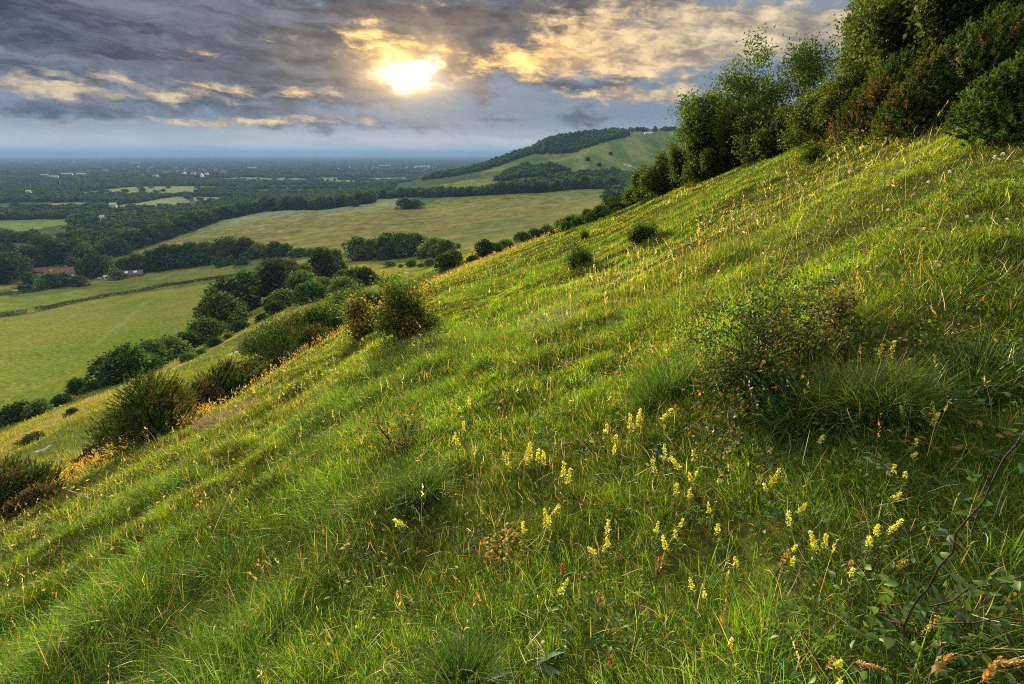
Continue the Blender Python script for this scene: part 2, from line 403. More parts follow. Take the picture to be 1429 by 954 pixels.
# ---------------------------------------------------------------- the ground sheet and its colours
def poly(pts):
    """photo corners -> ground polygon"""
    o = []
    for p in pts:
        h = hit(*p)
        if h: o.append(h[:2])
    return np.array(o)
def inside(P, x, y):
    n = len(P); r = np.zeros(x.shape, bool); j = n - 1
    for i in range(n):
        xi, yi = P[i]; xj, yj = P[j]
        c = ((yi > y) != (yj > y)) & (x < (xj - xi) * (y - yi) / (yj - yi + 1e-12) + xi)
        r ^= c; j = i
    return r
def dist_line(P, x, y):
    """distance to a polyline"""
    d = np.full(x.shape, 1e9)
    for (ax, ay), (bx, by) in zip(P[:-1], P[1:]):
        ux, uy = bx - ax, by - ay; L = ux * ux + uy * uy + 1e-9
        t = np.clip(((x - ax) * ux + (y - ay) * uy) / L, 0, 1)
        d = np.minimum(d, np.hypot(x - ax - t * ux, y - ay - t * uy))
    return d

BUFF = poly([(160, 357), (230, 335), (300, 312), (370, 297), (450, 295), (600, 286), (700, 279), (850, 266), (878, 276), (835, 300), (770, 323), (700, 345), (660, 352), (640, 340), (560, 338), (480, 345), (400, 350), (250, 350)])
FIELD_LOW = poly([(-350, 470), (0, 444), (120, 422), (230, 404), (330, 389), (322, 405), (300, 440), (285, 470), (210, 505), (110, 545), (0, 590), (-300, 720)])
FIELD_UP = poly([(-350, 462), (0, 438), (120, 416), (230, 398), (330, 384), (325, 367), (260, 375), (200, 386), (120, 399), (0, 413), (-250, 430)])
DYKE = poly([(560, 266), (620, 252), (700, 232), (760, 214), (800, 205), (870, 190), (945, 183), (960, 200), (945, 225), (900, 240), (860, 236), (800, 243), (700, 262), (640, 268)])
LIGHT_FIELDS = [(poly(p), c) for p, c in [
    ([(-60, 335), (0, 333), (60, 325), (108, 314), (105, 306), (40, 306), (-60, 309)], (0.150, 0.205, 0.055)),
    ([(-60, 348), (0, 343), (40, 341), (40, 330), (0, 334), (-60, 338)], (0.330, 0.270, 0.130)),
    ([(60, 286), (110, 284.5), (150, 283.5), (150, 282), (110, 282.5), (70, 284)], (0.270, 0.240, 0.100)),
    ([(105, 275.6), (200, 274.4), (200, 273.2), (108, 274)], (0.290, 0.240, 0.120)),
    ([(225, 274.3), (290, 270.6), (395, 266.6), (395, 264.8), (290, 269), (225, 272.8)], (0.170, 0.190, 0.075)),
    ([(145, 306), (180, 303), (182, 297), (150, 301)], (0.200, 0.230, 0.080)),
    ([(255, 304), (272, 303), (272, 299), (255, 300)], (0.260, 0.240, 0.090)),
    ([(-20, 296), (18, 295), (18, 290), (-20, 291)], (0.190, 0.220, 0.110)),
    ([(30, 240), (70, 239), (70, 236.5), (30, 237)], (0.400, 0.340, 0.230)), ([(120, 240), (155, 239), (155, 236.5), (120, 237)], (0.400, 0.370, 0.230)),
    ([(330, 242), (365, 241.5), (365, 240), (330, 240.5)], (0.300, 0.320, 0.150)), ([(440, 252), (475, 251), (475, 247), (440, 248)], (0.170, 0.230, 0.090)), ([(510, 252), (565, 250), (565, 247), (510, 248)], (0.210, 0.240, 0.090)),
]]
WORN = [h[:2] for h in (hit(*p) for p in [(0, 622), (50, 598), (120, 563), (190, 532), (260, 500), (330, 467), (400, 437), (430, 424)]) if h]
TRACK = [h[:2] for h in (hit(*p) for p in [(520, 427), (560, 407), (620, 382), (700, 350), (745, 337), (790, 322)]) if h]
RIM = [h[:2] for h in (hit(*p) for p in [(455, 378), (520, 371), (575, 367), (620, 369)]) if h]
CHALK = [hit(*p) for p in [(326, 491), (340, 489), (333, 488), (62, 626), (56, 627), (878, 231), (886, 234), (872, 229)]]
TRAM = [[h[:2] for h in (hit(*p) for p in q) if h] for q in ([(130, 480), (200, 425), (240, 402)], [(20, 475), (120, 430)], [(640, 300), (760, 285), (850, 270)], [(480, 325), (640, 312)])]

def palette_ground(x, y):
    r = np.hypot(x, y); a = np.arctan2(x, y)
    rs = np.interp(a, _fine, _r0)
    n1 = fbm(x / 9, y / 9, 61); n2 = fbm(x / 45, y / 45, 63); n3 = fbm(x / 2.2, y / 2.2, 65)
    c = lambda *v: np.array(v)[None, :]
    mixc = lambda A, B, w: A * (1 - w[:, None]) + B * w[:, None]
    # near turf
    near = mixc(c(.040, .052, .013), c(.080, .078, .022), sstep(.35, .7, n3)); near = mixc(near, c(.150, .110, .045), 0.5 * sstep(.55, .8, n1))
    # down slopes
    slope = mixc(c(.130, .160, .032), c(.205, .200, .042), sstep(.35, .65, n2)); slope = mixc(slope, c(.075, .110, .028), 0.8 * sstep(.5, .72, n1))
    out = mixc(near, slope, sstep(0.9, 1.6, r / rs))
    dryb = sstep(0.55, 1.0, r / rs) * (1 - sstep(1.05, 1.5, r / rs)) * sstep(0.3, -0.1, a)
    out = mixc(out, c(.300, .205, .045), 0.75 * dryb * sstep(.3, .6, n1))
    if True:
        w = 1 - sstep(1.2, 3.4, dist_line(WORN, x, y)); out = mixc(out, c(.300, .225, .060), 0.85 * w * (0.5 + 0.5 * n3))
        w = 1 - sstep(0.8, 2.6, dist_line(TRACK, x, y)); out = mixc(out, c(.080, .080, .030), 0.9 * w)
        w = 1 - sstep(0.7, 2.0, dist_line(RIM, x, y)); out = mixc(out, c(.300, .270, .110), 0.8 * w)
    st = fbm(x / 60, y / 14, 67)
    # fields
    f = inside(FIELD_LOW, x, y); out[f] = mixc(c(.122, .166, .024), c(.172, .184, .036), sstep(.35, .7, fbm(x / 70, y / 70, 71)))[f]
    f = inside(FIELD_UP, x, y); out[f] = mixc(c(.140, .180, .034), c(.185, .194, .045), sstep(.35, .7, fbm(x / 60, y / 60, 73)))[f]
    f = inside(BUFF, x, y)
    b = mixc(c(.200, .186, .056), c(.140, .165, .046), sstep(.4, .68, fbm(x / 90, y / 50, 75))); b = mixc(b, c(.275, .215, .080), 0.7 * sstep(.5, .7, st)); b = mixc(b, c(.150, .180, .060), .6 * sstep(-100, 120, x) * sstep(.35, .6, n2))
    out[f] = b[f]
    dy = (y > 720) & (x > -160) & (r < 1700)
    dn = mixc(c(.105, .155, .038), c(.185, .205, .056), sstep(.4, .65, fbm(x / 30, y / 160, 77))); dn = mixc(dn, c(.062, .100, .030), .7 * sstep(.5, .7, fbm(x / 60, y / 60, 79)))
    out[dy & ~f] = dn[dy & ~f]
    for tr in TRAM:
        w = 1 - sstep(.5, 1.7, dist_line(tr, x, y)); out = mixc(out, c(.240, .250, .090), .35 * w)
    # plain
    pl = sstep(620, 760, r) * ((x < -150) | (r > 1600) | ((y > 1000) & (x < -60)))
    fx, fy = x / 330 + 0.6 * fbm(x / 500, y / 500, 81), y / 330 + 0.6 * fbm(x / 500, y / 500, 83)
    cell = _hash(np.floor(fx), np.floor(fy), 5); cell2 = _hash(np.floor(fx), np.floor(fy), 9)
    pc = mixc(c(.055, .080, .030), c(.090, .120, .045), cell2)
    pc = mixc(pc, c(.230, .245, .110), (cell > .72) * 1.0); pc = mixc(pc, c(.330, .290, .170), ((cell > .93) * 1.0))
    out = mixc(out, pc, pl)
    for P, col in LIGHT_FIELDS:
        f = inside(P, x, y); out[f] = np.array(col)
    for h, rad in zip(CHALK, (1.4, 1.1, 0.8, .5, .4, 5, 4, 3)):
        if h:
            w = 1 - sstep(rad * 0.6, rad, np.hypot(x - h[0], (y - h[1])) * (0.8 + 0.5 * n3) )
            out = mixc(out, c(.52, .51, .48), w * (.55 + .45 * n3))
    return out

def build_ground():
    az = np.concatenate([np.radians(np.arange(-122, -56, 1.2)), np.radians(np.arange(-56, 56, 0.22)), np.radians(np.arange(56, 122.1, 1.2))])
    lr = np.exp(np.concatenate([np.linspace(math.log(.18), math.log(25), 380)[:-1], np.linspace(math.log(25), math.log(2000), 430)[:-1], np.linspace(math.log(2000), math.log(46000), 170)]))
    A, R = np.meshgrid(az, lr, indexing='ij'); x = (np.sin(A) * R).ravel(); y = (np.cos(A) * R).ravel()
    z = np.empty_like(x); col = np.empty((len(x), 3))
    for i in range(0, len(x), 60000):
        sl_ = slice(i, i + 60000); z[sl_] = ground(x[sl_], y[sl_]); col[sl_] = palette_ground(x[sl_], y[sl_])
    na, nr = len(az), len(lr)
    I = np.arange(na * nr).reshape(na, nr)
    f = np.c_[I[:-1, :-1].ravel(), I[:-1, 1:].ravel(), I[1:, 1:].ravel(), I[1:, :-1].ravel()][:, ::-1]
    m, t, out = new_mat('turf')
    pos = t.node('ShaderNodeNewGeometry').outputs['Position']
    at_ = t.node('ShaderNodeAttribute', attribute_name='tint')
    dist = t.vmath('LENGTH', pos)
    nf = t.noise(pos, 9.0, 5, 0.65); nm = t.noise(pos, 0.8, 5, 0.65); nc = t.noise(pos, 0.09, 6, 0.68)
    far = t.ramp(dist, 30, 160, 0, 1); vfar = t.ramp(dist, 250, 900, 0, 1)
    n = t.mix(far, t.mix(0.5, nf, nm), t.mix(t.ramp(dist, 200, 700), nm, nc))
    c = t.mix(t.ramp(n, 0.32, 0.72), t.mix(1.0, at_.outputs[0], (0.55, 0.60, 0.55), 'MULTIPLY'), t.mix(1.0, at_.outputs[0], (1.45, 1.35, 1.30), 'MULTIPLY'))
    c = t.mix(t.ramp(nm, 0.60, 0.72, 0, 0.35), c, (0.30, 0.25, 0.10))
    c = t.mix(t.ramp(dist, 300, 1500), c, t.mix(1.0, at_.outputs[0], t.mix(t.ramp(nc, .3, .7), (0.8, .82, .8), (1.2, 1.18, 1.2)), 'MULTIPLY'))
    b = t.node('ShaderNodeBsdfDiffuse'); t.put(b.inputs['Color'], c); b.inputs['Roughness'].default_value = 0.6
    bp = t.node('ShaderNodeBump'); bp.inputs['Strength'].default_value = 0.8; t.put(bp.inputs['Distance'], t.mix(far, (0.06,) * 3, t.mix(vfar, (0.35,) * 3, (1.2,) * 3))); t.put(bp.inputs['Height'], n)
    t.l.new(bp.outputs[0], b.inputs['Normal']); t.l.new(b.outputs[0], out.inputs[0])
    me = mesh_np('ground', np.c_[x, y, z], f, m, col, smooth=True)
    tag(link('ground', me), kind='structure')
build_ground()

GRASS_Q = 1.0
def build_haze():
    m, t, out = new_mat('haze')
    v = t.node('ShaderNodeVolumePrincipled'); v.inputs['Color'].default_value = (0.14, 0.25, 0.45, 1); v.inputs['Density'].default_value = HAZE; v.inputs['Anisotropy'].default_value = 0.0
    t.l.new(v.outputs[0], out.inputs['Volume'])
    lo, hi, R = -135.0, 160.0, 42000.0
    vs = [(a, b, c) for c in (lo, hi) for a, b in ((-R, -R), (R, -R), (R, R), (-R, R))]
    fs = [(0, 3, 2, 1), (4, 5, 6, 7), (0, 1, 5, 4), (1, 2, 6, 5), (2, 3, 7, 6), (3, 0, 4, 7)]
    tag(link('haze', mesh_np('haze', vs, fs, m)), kind='stuff')
HAZE = 1.15e-4
build_haze()
# ---------------------------------------------------------------- plants: shared builders
def unit(v):
    v = np.asarray(v, float); return v / (np.linalg.norm(v, axis=-1, keepdims=True) + 1e-12)

def tubes(segs, sides=5):
    """segs: list of (p0, p1, r0, r1) -> verts, quads"""
    p0 = np.array([s[0] for s in segs], float); p1 = np.array([s[1] for s in segs], float)
    r0 = np.array([s[2] for s in segs]); r1 = np.array([s[3] for s in segs])
    d = unit(p1 - p0); ref = np.where(np.abs(d[:, 2:3]) > 0.9, np.array([[1., 0, 0]]), np.array([[0., 0, 1]]))
    u = unit(np.cross(d, ref)); v = np.cross(d, u)
    a = np.arange(sides) * 2 * PI / sides
    ring = u[:, None] * np.cos(a)[None, :, None] + v[:, None] * np.sin(a)[None, :, None]
    V = np.concatenate([p0[:, None] + ring * r0[:, None, None], p1[:, None] + ring * r1[:, None, None]], 1).reshape(-1, 3)
    b = np.arange(len(segs))[:, None] * 2 * sides; i = np.arange(sides)[None]; j = (i + 1) % sides
    Fq = np.stack([b + i, b + j, b + sides + j, b + sides + i], -1).reshape(-1, 4)
    return V, Fq

def leaves(P, ax, size, aspect=0.5, cols=None, rng=RNG, fold=0.25, upbias=0.4):
    """one folded diamond per leaf: P base points, ax pointing direction"""
    n = len(P); P = np.asarray(P, float); ax = unit(ax)
    nrm = unit(rng.normal(size=(n, 3)) + np.array([0, 0, upbias * 2]))
    sd = unit(np.cross(ax, nrm)); nn = np.cross(sd, ax)
    L = np.asarray(size)[:, None] if np.ndim(size) else np.full((n, 1), size)
    w = L * aspect * 0.5
    V = np.stack([P, P + ax * L * 0.45 + sd * w + nn * w * fold, P + ax * L, P + ax * L * 0.45 - sd * w + nn * w * fold], 1).reshape(-1, 3)
    Fq = np.arange(4 * n).reshape(n, 4)
    return V, Fq, (np.repeat(cols, 4, 0) if cols is not None else None)

def ovals(P, ax, size, aspect, cols, rng, fold=.3, upbias=1.0, curl=.25):
    """broad leaves: an oval blade of two halves folded along the midrib and bent at the tip"""
    n = len(P); ax = unit(ax); nrm = unit(rng.normal(size=(n, 3)) + np.array([0, 0, upbias * 2])); sd = unit(np.cross(ax, nrm)); nn = np.cross(sd, ax)
    L = np.broadcast_to(np.asarray(size, float), (n,))[:, None]; V = []
    for t, w in ((0, 0), (.16, .62), (.40, 1.0), (.66, .80), (.86, .38), (1, 0)):
        m = P + ax * L * t - nn * L * curl * t * t
        if w == 0: V.append(m)
        else: V += [m + sd * L * aspect * .5 * w + nn * L * aspect * .5 * w * fold, m, m - sd * L * aspect * .5 * w + nn * L * aspect * .5 * w * fold]
    V = np.stack(V, 1); b = np.arange(n)[:, None] * 14
    tri = [np.concatenate([b, b + 1, b + 2], 1), np.concatenate([b, b + 2, b + 3], 1), np.concatenate([b + 10, b + 13, b + 11], 1), np.concatenate([b + 11, b + 13, b + 12], 1)]
    for r in (1, 4, 7):
        for k in (0, 1):
            i, j, p, q = r + k, r + k + 1, r + k + 3, r + k + 4
            tri += [np.concatenate([b + i, b + p, b + j], 1), np.concatenate([b + j, b + p, b + q], 1)]
    return V.reshape(-1, 3), np.concatenate(tri), np.repeat(cols, 14, 0)

def pick_cols(n, pal, wts, rng=RNG, jit=0.18):
    pal = np.array(pal, float); k = rng.choice(len(pal), n, p=np.array(wts, float) / sum(wts))
    return np.clip(pal[k] * (1 + jit * rng.normal(size=(n, 1))) * (1 + 0.06 * rng.normal(size=(n, 3))), 0.004, 0.9)

def grow(rng, base, d0, L, r, depth, nseg=4, wander=0.22, up=0.08, kids=2, ang=0.75, ratio=0.62, segs=None, twigs=None, first=0.35):
    if segs is None: segs = []; twigs = []
    p = np.array(base, float); d = unit(d0)
    for i in range(nseg):
        d = unit(d + rng.normal(size=3) * wander + np.array([0, 0, up])); q = p + d * L / nseg
        ra = r * (1 - 0.75 * i / nseg); rb = r * (1 - 0.75 * (i + 1) / nseg)
        segs.append((p, q, ra, rb))
        if depth <= 1: twigs.append((q, d))
        if depth > 0 and (i + 1) / nseg >= first:
            for _ in range(kids):
                ax = unit(np.cross(d, rng.normal(size=3))); a = ang * rng.uniform(0.6, 1.3)
                dd = d * math.cos(a) + ax * math.sin(a)
                grow(rng, q, dd, L * ratio * rng.uniform(0.7, 1.2), rb * 0.7, depth - 1, max(2, nseg - 1), wander, up, kids, ang, ratio, segs, twigs, first)
        p = q
    return segs, twigs

BARK = flat_mat('bark', (0.085, 0.065, 0.045), 0.9, 0.4, 14)
DARKBARK = flat_mat('dark_bark', (0.045, 0.030, 0.022), 0.8, 0.4, 20)
LEAF = leaf_mat('leaf', 0.42, 0.015)
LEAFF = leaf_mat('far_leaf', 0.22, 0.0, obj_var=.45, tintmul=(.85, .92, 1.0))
LEAFV = leaf_mat('valley_leaf', 0.28, 0.0, obj_var=1.0)
NEEDLE = leaf_mat('needle', 0.30, 0.01)

# ---- valley trees: a few kinds, then copies -------------------------------------------------
G_DARK = ([(.035, .062, .020), (.050, .082, .022), (.028, .048, .020)], [3, 2, 2])
G_MID = ([(.055, .095, .025), (.075, .115, .028), (.040, .070, .022)], [3, 2, 2])
G_PALE = ([(.090, .130, .035), (.115, .150, .040), (.060, .095, .028)], [3, 2, 2])

def crown_mesh(name, rng, lobes, n, leaf, pal, squash=0.85):
    """crown of leaf clumps: lobes = [(centre, radius)]"""
    rad = np.array([l[1] for l in lobes]); cen = np.array([l[0] for l in lobes])
    k = rng.choice(len(lobes), n, p=rad ** 2 / (rad ** 2).sum())
    d = unit(rng.normal(size=(n, 3)) + np.array([0, 0, 0.25]))
    rr = rad[k] * (0.62 + 0.42 * rng.random(n) ** 0.6) * (0.82 + 0.36 * vnoise(d[:, 0] * 2.6 + k * 7.1, d[:, 1] * 2.6 + d[:, 2] * 3.1, 5))
    P = cen[k] + d * rr[:, None] * np.array([1, 1, squash])
    ax = unit(d * 0.5 + rng.normal(size=(n, 3)) * 0.8 + np.array([0, 0, -0.1]))
    cols = pick_cols(n, *pal, rng) * (0.9 + 0.25 * rng.random(len(lobes)))[k][:, None]
    V, Fq, C = leaves(P, ax, leaf * rng.uniform(0.6, 1.35, n), 0.75, cols, rng, upbias=0.5)
    return V, Fq, C

def valley_tree_meshes(seed, H, W, pal, nl=13, n=2600, leaf=0.75, low=0.12, bush=False):
    rng = np.random.default_rng(seed)
    lobes = []
    for i in range(nl):
        t = rng.random(); zz = H * (low + (0.78 - low) * t)
        prof = math.sin(PI * min(0.98, 0.22 + 0.72 * t)) ** 0.7
        a = rng.uniform(0, 2 * PI); rr = W * 0.5 * prof * rng.uniform(0.25, 0.68)
        lobes.append((np.array([math.cos(a) * rr, math.sin(a) * rr, zz]), W * rng.uniform(0.17, 0.27)))
    lobes.append((np.array([0, 0, H * 0.55]), W * 0.3)); lobes.append((np.array([0, 0, H * 0.83]), W * 0.2))
    V, Fq, C = crown_mesh('crown', rng, lobes, n, leaf, pal)
    V[:, 2] = np.maximum(V[:, 2], 0.02 * H)
    crown = mesh_np('crown', V, Fq, LEAFV, C)
    segs, _ = grow(rng, (0, 0, -0.4), (0, 0, 1), H * 0.72, W * 0.030 + 0.05, 1, 6, 0.07, 0.3, 2, 0.7, 0.5, first=0.25)
    Vt, Ft = tubes(segs, 6); trunk = mesh_np('trunk', Vt, Ft, BARK)
    return trunk, crown

KINDS_T = {
    'oak': valley_tree_meshes(1, 10, 10.5, G_DARK, 15), 'ash': valley_tree_meshes(2, 12, 8.5, G_MID, 15), 'thorn': valley_tree_meshes(3, 6, 7.0, G_MID, 11, 2000, .5, .05),
    'willow': valley_tree_meshes(4, 8, 8.5, G_PALE, 12, 2200, .6, .08), 'bush': valley_tree_meshes(5, 3.6, 5.6, G_MID, 10, 1700, .38, .05), 'darkbush': valley_tree_meshes(6, 3.2, 5.0, G_DARK, 10, 1700, .36, .05),
    'oak2': valley_tree_meshes(7, 11, 9.5, G_DARK, 17), 'pale': valley_tree_meshes(8, 5.0, 6.4, G_PALE, 11, 1900, .45, .05),
}
KH = {'oak': 10, 'ash': 12, 'thorn': 6, 'willow': 8, 'bush': 3.6, 'darkbush': 3.2, 'oak2': 11, 'pale': 5.0}
KNAME = {'oak': ('broadleaf_tree', 'tree'), 'oak2': ('broadleaf_tree', 'tree'), 'ash': ('broadleaf_tree', 'tree'), 'thorn': ('thorn_tree', 'tree'), 'willow': ('broadleaf_tree', 'tree'), 'bush': ('round_bush', 'bush'), 'darkbush': ('round_bush', 'bush'), 'pale': ('round_bush', 'bush')}
KADJ = {'oak': 'dense dark green tree', 'oak2': 'tall dark green tree', 'ash': 'tall mid green tree', 'thorn': 'low spreading thorn tree', 'willow': 'pale bushy tree', 'bush': 'rounded green bush', 'darkbush': 'small dark bush', 'pale': 'pale yellow green bush'}
ORD = ('first second third fourth fifth sixth seventh eighth ninth tenth eleventh twelfth thirteenth fourteenth fifteenth sixteenth seventeenth eighteenth nineteenth twentieth '
       'twenty-first twenty-second twenty-third twenty-fourth twenty-fifth twenty-sixth twenty-seventh twenty-eighth twenty-ninth thirtieth thirty-first thirty-second thirty-third thirty-fourth thirty-fifth thirty-sixth thirty-seventh thirty-eighth thirty-ninth fortieth').split()
TREES = 0
def valley_tree(kind, x, y, H, label, group, wide=1.0, sink=0.25):
    global TREES
    TREES += 1
    nm, cat = KNAME[kind]
    e = empty(nm, (x, y, float(ground(x, y)[0]) - sink), label, cat, group, random.uniform(0, 6.28), 1)
    s = H / KH[kind]; e.scale = (s * wide, s * wide, s)
    tr, cr = KINDS_T[kind]; link('trunk', tr, e); link('crown', cr, e)
    return e
def tree_at(kind, px, py, hpx, label, group=None, wide=1.0):
    """px, py: foot of the tree in the photo; hpx: its height there"""
    h = hit(px, py)
    d = h[1] * CP - h[2] * SP
    return valley_tree(kind, h[0], h[1], hpx * d / F * 1.0, label, group, wide * 1.18)

def tree_row(rows, place, group, start='lower'):
    full = []
    for i, r in enumerate(rows):
        full.append(r)
        if i + 1 < len(rows) and 'farm' not in place:
            q = rows[i + 1]; full.append((('bush', 'thorn', 'darkbush')[i % 3], (r[1] + q[1]) / 2, (r[2] + q[2]) / 2 + 1, min(r[3], q[3]) * .72, 1.25))
    for i, r in enumerate(full):
        kind, px, py, hp = r[:4]; w = r[4] if len(r) > 4 else 1.0
        tree_at(kind, px, py, hp, f"{KADJ[kind]}, {ORD[i]} from the {start} end of {place}", group, w)

tree_row([('bush', 2, 592, 22), ('darkbush', 28, 584, 26, 1.2), ('bush', 58, 574, 22), ('darkbush', 112, 548, 24, .9), ('bush', 132, 542, 14, 1.1), ('thorn', 158, 533, 44, .95), ('thorn', 186, 526, 52, .95), ('thorn', 215, 512, 40, 1.1), ('bush', 240, 500, 32, 1.1), ('darkbush', 262, 489, 26, 1.2), ('bush', 288, 476, 34), ('thorn', 308, 462, 58, .9), ('oak', 322, 446, 60, .85), ('ash', 352, 428, 56, 1.1), ('oak', 372, 412, 40, 1.1)],
         "the diagonal hedge line", 'hedge line crossing the lower fields')
tree_row([('bush', 262, 502, 12, 1.3), ('darkbush', 300, 482, 12, 1.4), ('darkbush', 335, 460, 14, 1.5), ('bush', 396, 428, 26, 1.2), ('darkbush', 384, 436, 16, 1.4)], "the grass strip's edge", 'low scrub along the grass strip')
tree_row([('oak', 392, 412, 52, 1.0), ('ash', 404, 398, 40, 1.2), ('thorn', 420, 414, 34, 1.1), ('bush', 436, 420, 28, 1.2), ('pale', 424, 404, 28, 1.2), ('bush', 452, 408, 22, 1.2), ('thorn', 384, 390, 30, 1.2), ('oak2', 455, 388, 46, 1.1), ('ash', 472, 378, 34), ('darkbush', 466, 384, 26), ('bush', 498, 394, 20, 1.3), ('darkbush', 512, 398, 24, 1.1), ('bush', 480, 412, 26, 1.2), ('darkbush', 482, 426, 22, 1.2)],
         "the combe scrub", 'scrub wood on the combe side')
tree_row([('oak', 500, 363, 32, 1.1), ('ash', 520, 362, 30, 1.2), ('oak2', 542, 361, 36, 1.1), ('oak', 562, 360, 34, 1.2), ('oak2', 582, 358, 32, 1.2), ('willow', 606, 359, 28, 1.3), ('willow', 622, 360, 26, 1.1), ('bush', 632, 372, 22), ('darkbush', 622, 377, 22, 1.1), ('bush', 600, 370, 10, 1.5), ('bush', 575, 371, 9, 1.5), ('bush', 545, 372, 8, 1.5)],
         "the clump below the dry field", 'clump of trees at the foot of the dry field')
tree_row([('oak', 676, 359, 28, 1.0), ('darkbush', 692, 354, 16, 1.2), ('bush', 706, 349, 15, 1.2), ('darkbush', 660, 367, 10, 1.4), ('bush', 728, 340, 15, 1.2), ('thorn', 744, 335, 16, 1.1), ('thorn', 762, 329, 16, 1.1), ('oak', 784, 323, 22, 1.0), ('bush', 800, 318, 22, 1.1), ('willow', 818, 312, 24, .9), ('willow', 838, 306, 24, 1.0), ('thorn', 856, 298, 22, 1.1), ('bush', 870, 292, 14, 1.2)],
         "the bushes under the brow", 'bushes just below the near brow')
tree_row([('oak', 178, 383, 24, 1.1), ('oak2', 196, 379, 26, 1.1), ('ash', 214, 376, 30, 1.0), ('oak', 234, 373, 32, 1.0), ('oak2', 252, 371, 32, 1.1), ('oak', 272, 368, 31, 1.1), ('ash', 291, 366, 32, 1.1), ('oak', 310, 364, 30, 1.0), ('oak2', 326, 363, 33, 1.1), ('oak', 344, 361, 29, 1.2), ('thorn', 365, 359, 20, 1.2), ('oak', 384, 357, 21, 1.2), ('thorn', 400, 356, 17, 1.2), ('bush', 418, 357, 12, 1.4), ('bush', 436, 355, 10, 1.4), ('bush', 308, 372, 13, 1.0), ('pale', 323, 369, 12), ('bush', 341, 369, 11)],
         "the row below the dry field", 'tree row at the bottom of the dry field', 'left')
tree_row([('oak', 8, 394, 40, 1.1), ('oak2', 28, 388, 36, 1.1), ('thorn', 42, 397, 18), ('oak', 108, 384, 26), ('willow', 76, 402, 22, 1.1), ('thorn', 92, 399, 19), ('pale', 60, 404, 16), ('oak', 140, 386, 34, 1.1), ('pale', 163, 390, 16, 1.1), ('thorn', 114, 400, 16, 1.1), ('oak2', 48, 374, 34), ('oak', 84, 368, 34, 1.2), ('oak', 120, 372, 30, 1.1), ('darkbush', 30, 405, 8), ('darkbush', 42, 404, 8)],
         "the farmhouse trees", 'trees round the farmhouse', 'left')
tree_at('darkbush', 566, 291, 14, 'small dark thicket standing alone on the dry field', 'lone thicket on the dry field', 1.4)
tree_at('bush', 579, 291, 13, 'rounder thicket touching the lone one on the dry field', 'lone thicket on the dry field', 1.2)
tree_at('darkbush', 497, 288, 8, 'tiny dark bush on the upper edge of the dry field')
tree_at('oak', 514, 284, 17, 'round tree on the upper edge of the dry field')
tree_at('thorn', 640, 346, 8, 'tiny lone thorn tree below the dry field')
tree_at('darkbush', 100, 576, 11, 'small dark round bush on the worn path of the strip', None, 1.2)
tree_at('darkbush', 46, 614, 14, 'low dark bush on the rough bank by the chalk scar', None, 1.8)
for i, (px, py, hp) in enumerate([(672, 268, 5), (694, 262, 6), (716, 257, 5), (820, 224, 5), (836, 232, 5), (852, 216, 4)]):
    tree_at('darkbush', px, py, hp, f"tiny dark bush dotted on the far hill, {ORD[i]} from the left", 'bushes dotted on the far hill')

# front trees of the woods along the top of the dry field, counted along the edge
def edge_row(line, n, hpx, place, group, seed):
    rng = random.Random(seed)
    L = [math.dist(a, b) for a, b in zip(line[:-1], line[1:])]; T = sum(L)
    for i in range(n):
        s = T * (i + 0.5 + rng.uniform(-.3, .3)) / n; k = 0
        while k < len(L) - 1 and s > L[k]: s -= L[k]; k += 1
        f = s / L[k]; px = line[k][0] + (line[k + 1][0] - line[k][0]) * f; py = line[k][1] + (line[k + 1][1] - line[k][1]) * f
        kd = rng.choice(['oak', 'oak2', 'ash', 'oak', 'thorn'])
        tree_at(kd, px, py - 1, hpx[0] + (hpx[1] - hpx[0]) * (i / max(1, n - 1)) + rng.uniform(-2.5, 3), f"{KADJ[kd]}, {ORD[i]} from the left in {place}", group, rng.uniform(1.0, 1.35))
edge_row([(156, 358), (200, 343), (250, 327), (300, 310), (370, 295)], 26, (27, 17), "the wood edge beside the dry field", 'front trees of the dark wood', 3)
edge_row([(372, 294), (450, 293), (525, 282)], 16, (18, 15), "the wood above the dry field", 'front trees behind the dry field', 4)
edge_row([(530, 278), (640, 275), (760, 269), (850, 262), (862, 268)], 30, (12, 18), "the belt below the far hill", 'tree belt below the far hill', 5)
edge_row([(0, 340), (60, 352), (130, 366)], 10, (22, 26), 'the wood behind the farmhouse', 'wood behind the farmhouse', 6)
print('valley trees', TREES)

# ---- hedges between fields ------------------------------------------------------------------
def hedge(line, w, h, label, seed, pal=G_DARK):
    rng = np.random.default_rng(seed)
    pts = np.array([hit(*p)[:2] for p in line]); out = []
    for a, b in zip(pts[:-1], pts[1:]):
        n = max(2, int(np.linalg.norm(b - a) / 0.5)); out.append(a + (b - a) * np.linspace(0, 1, n, endpoint=False)[:, None])
    P = np.concatenate(out); c = P.mean(0); n = len(P) * 26
    k = rng.integers(0, len(P), n); q = P[k]
    hh = h * (0.6 + 0.7 * fbm(P[:, 0] / 5, P[:, 1] / 5, seed))[k]
    a = rng.uniform(0, PI, n); rr = np.sqrt(rng.random(n))
    off = rng.normal(size=(n, 2)) * w * 0.36
    x = q[:, 0] + off[:, 0]; y = q[:, 1] + off[:, 1]
    z = terrain(x, y) + hh * np.sin(a) * (0.55 + 0.45 * rr)
    V, Fq, C = leaves(np.c_[x, y, z], rng.normal(size=(n, 3)), 0.55 * rng.uniform(.6, 1.3, n), 0.8, pick_cols(n, *pal, rng), rng)
    z0 = float(terrain(c[0], c[1])[0]); V = V - np.array([c[0], c[1], z0])
    o = link('field_hedge', mesh_np('field_hedge', V, Fq, LEAFV, C), None, (c[0], c[1], z0))
    return tag(o, label, 'hedge', 'clipped field hedges')
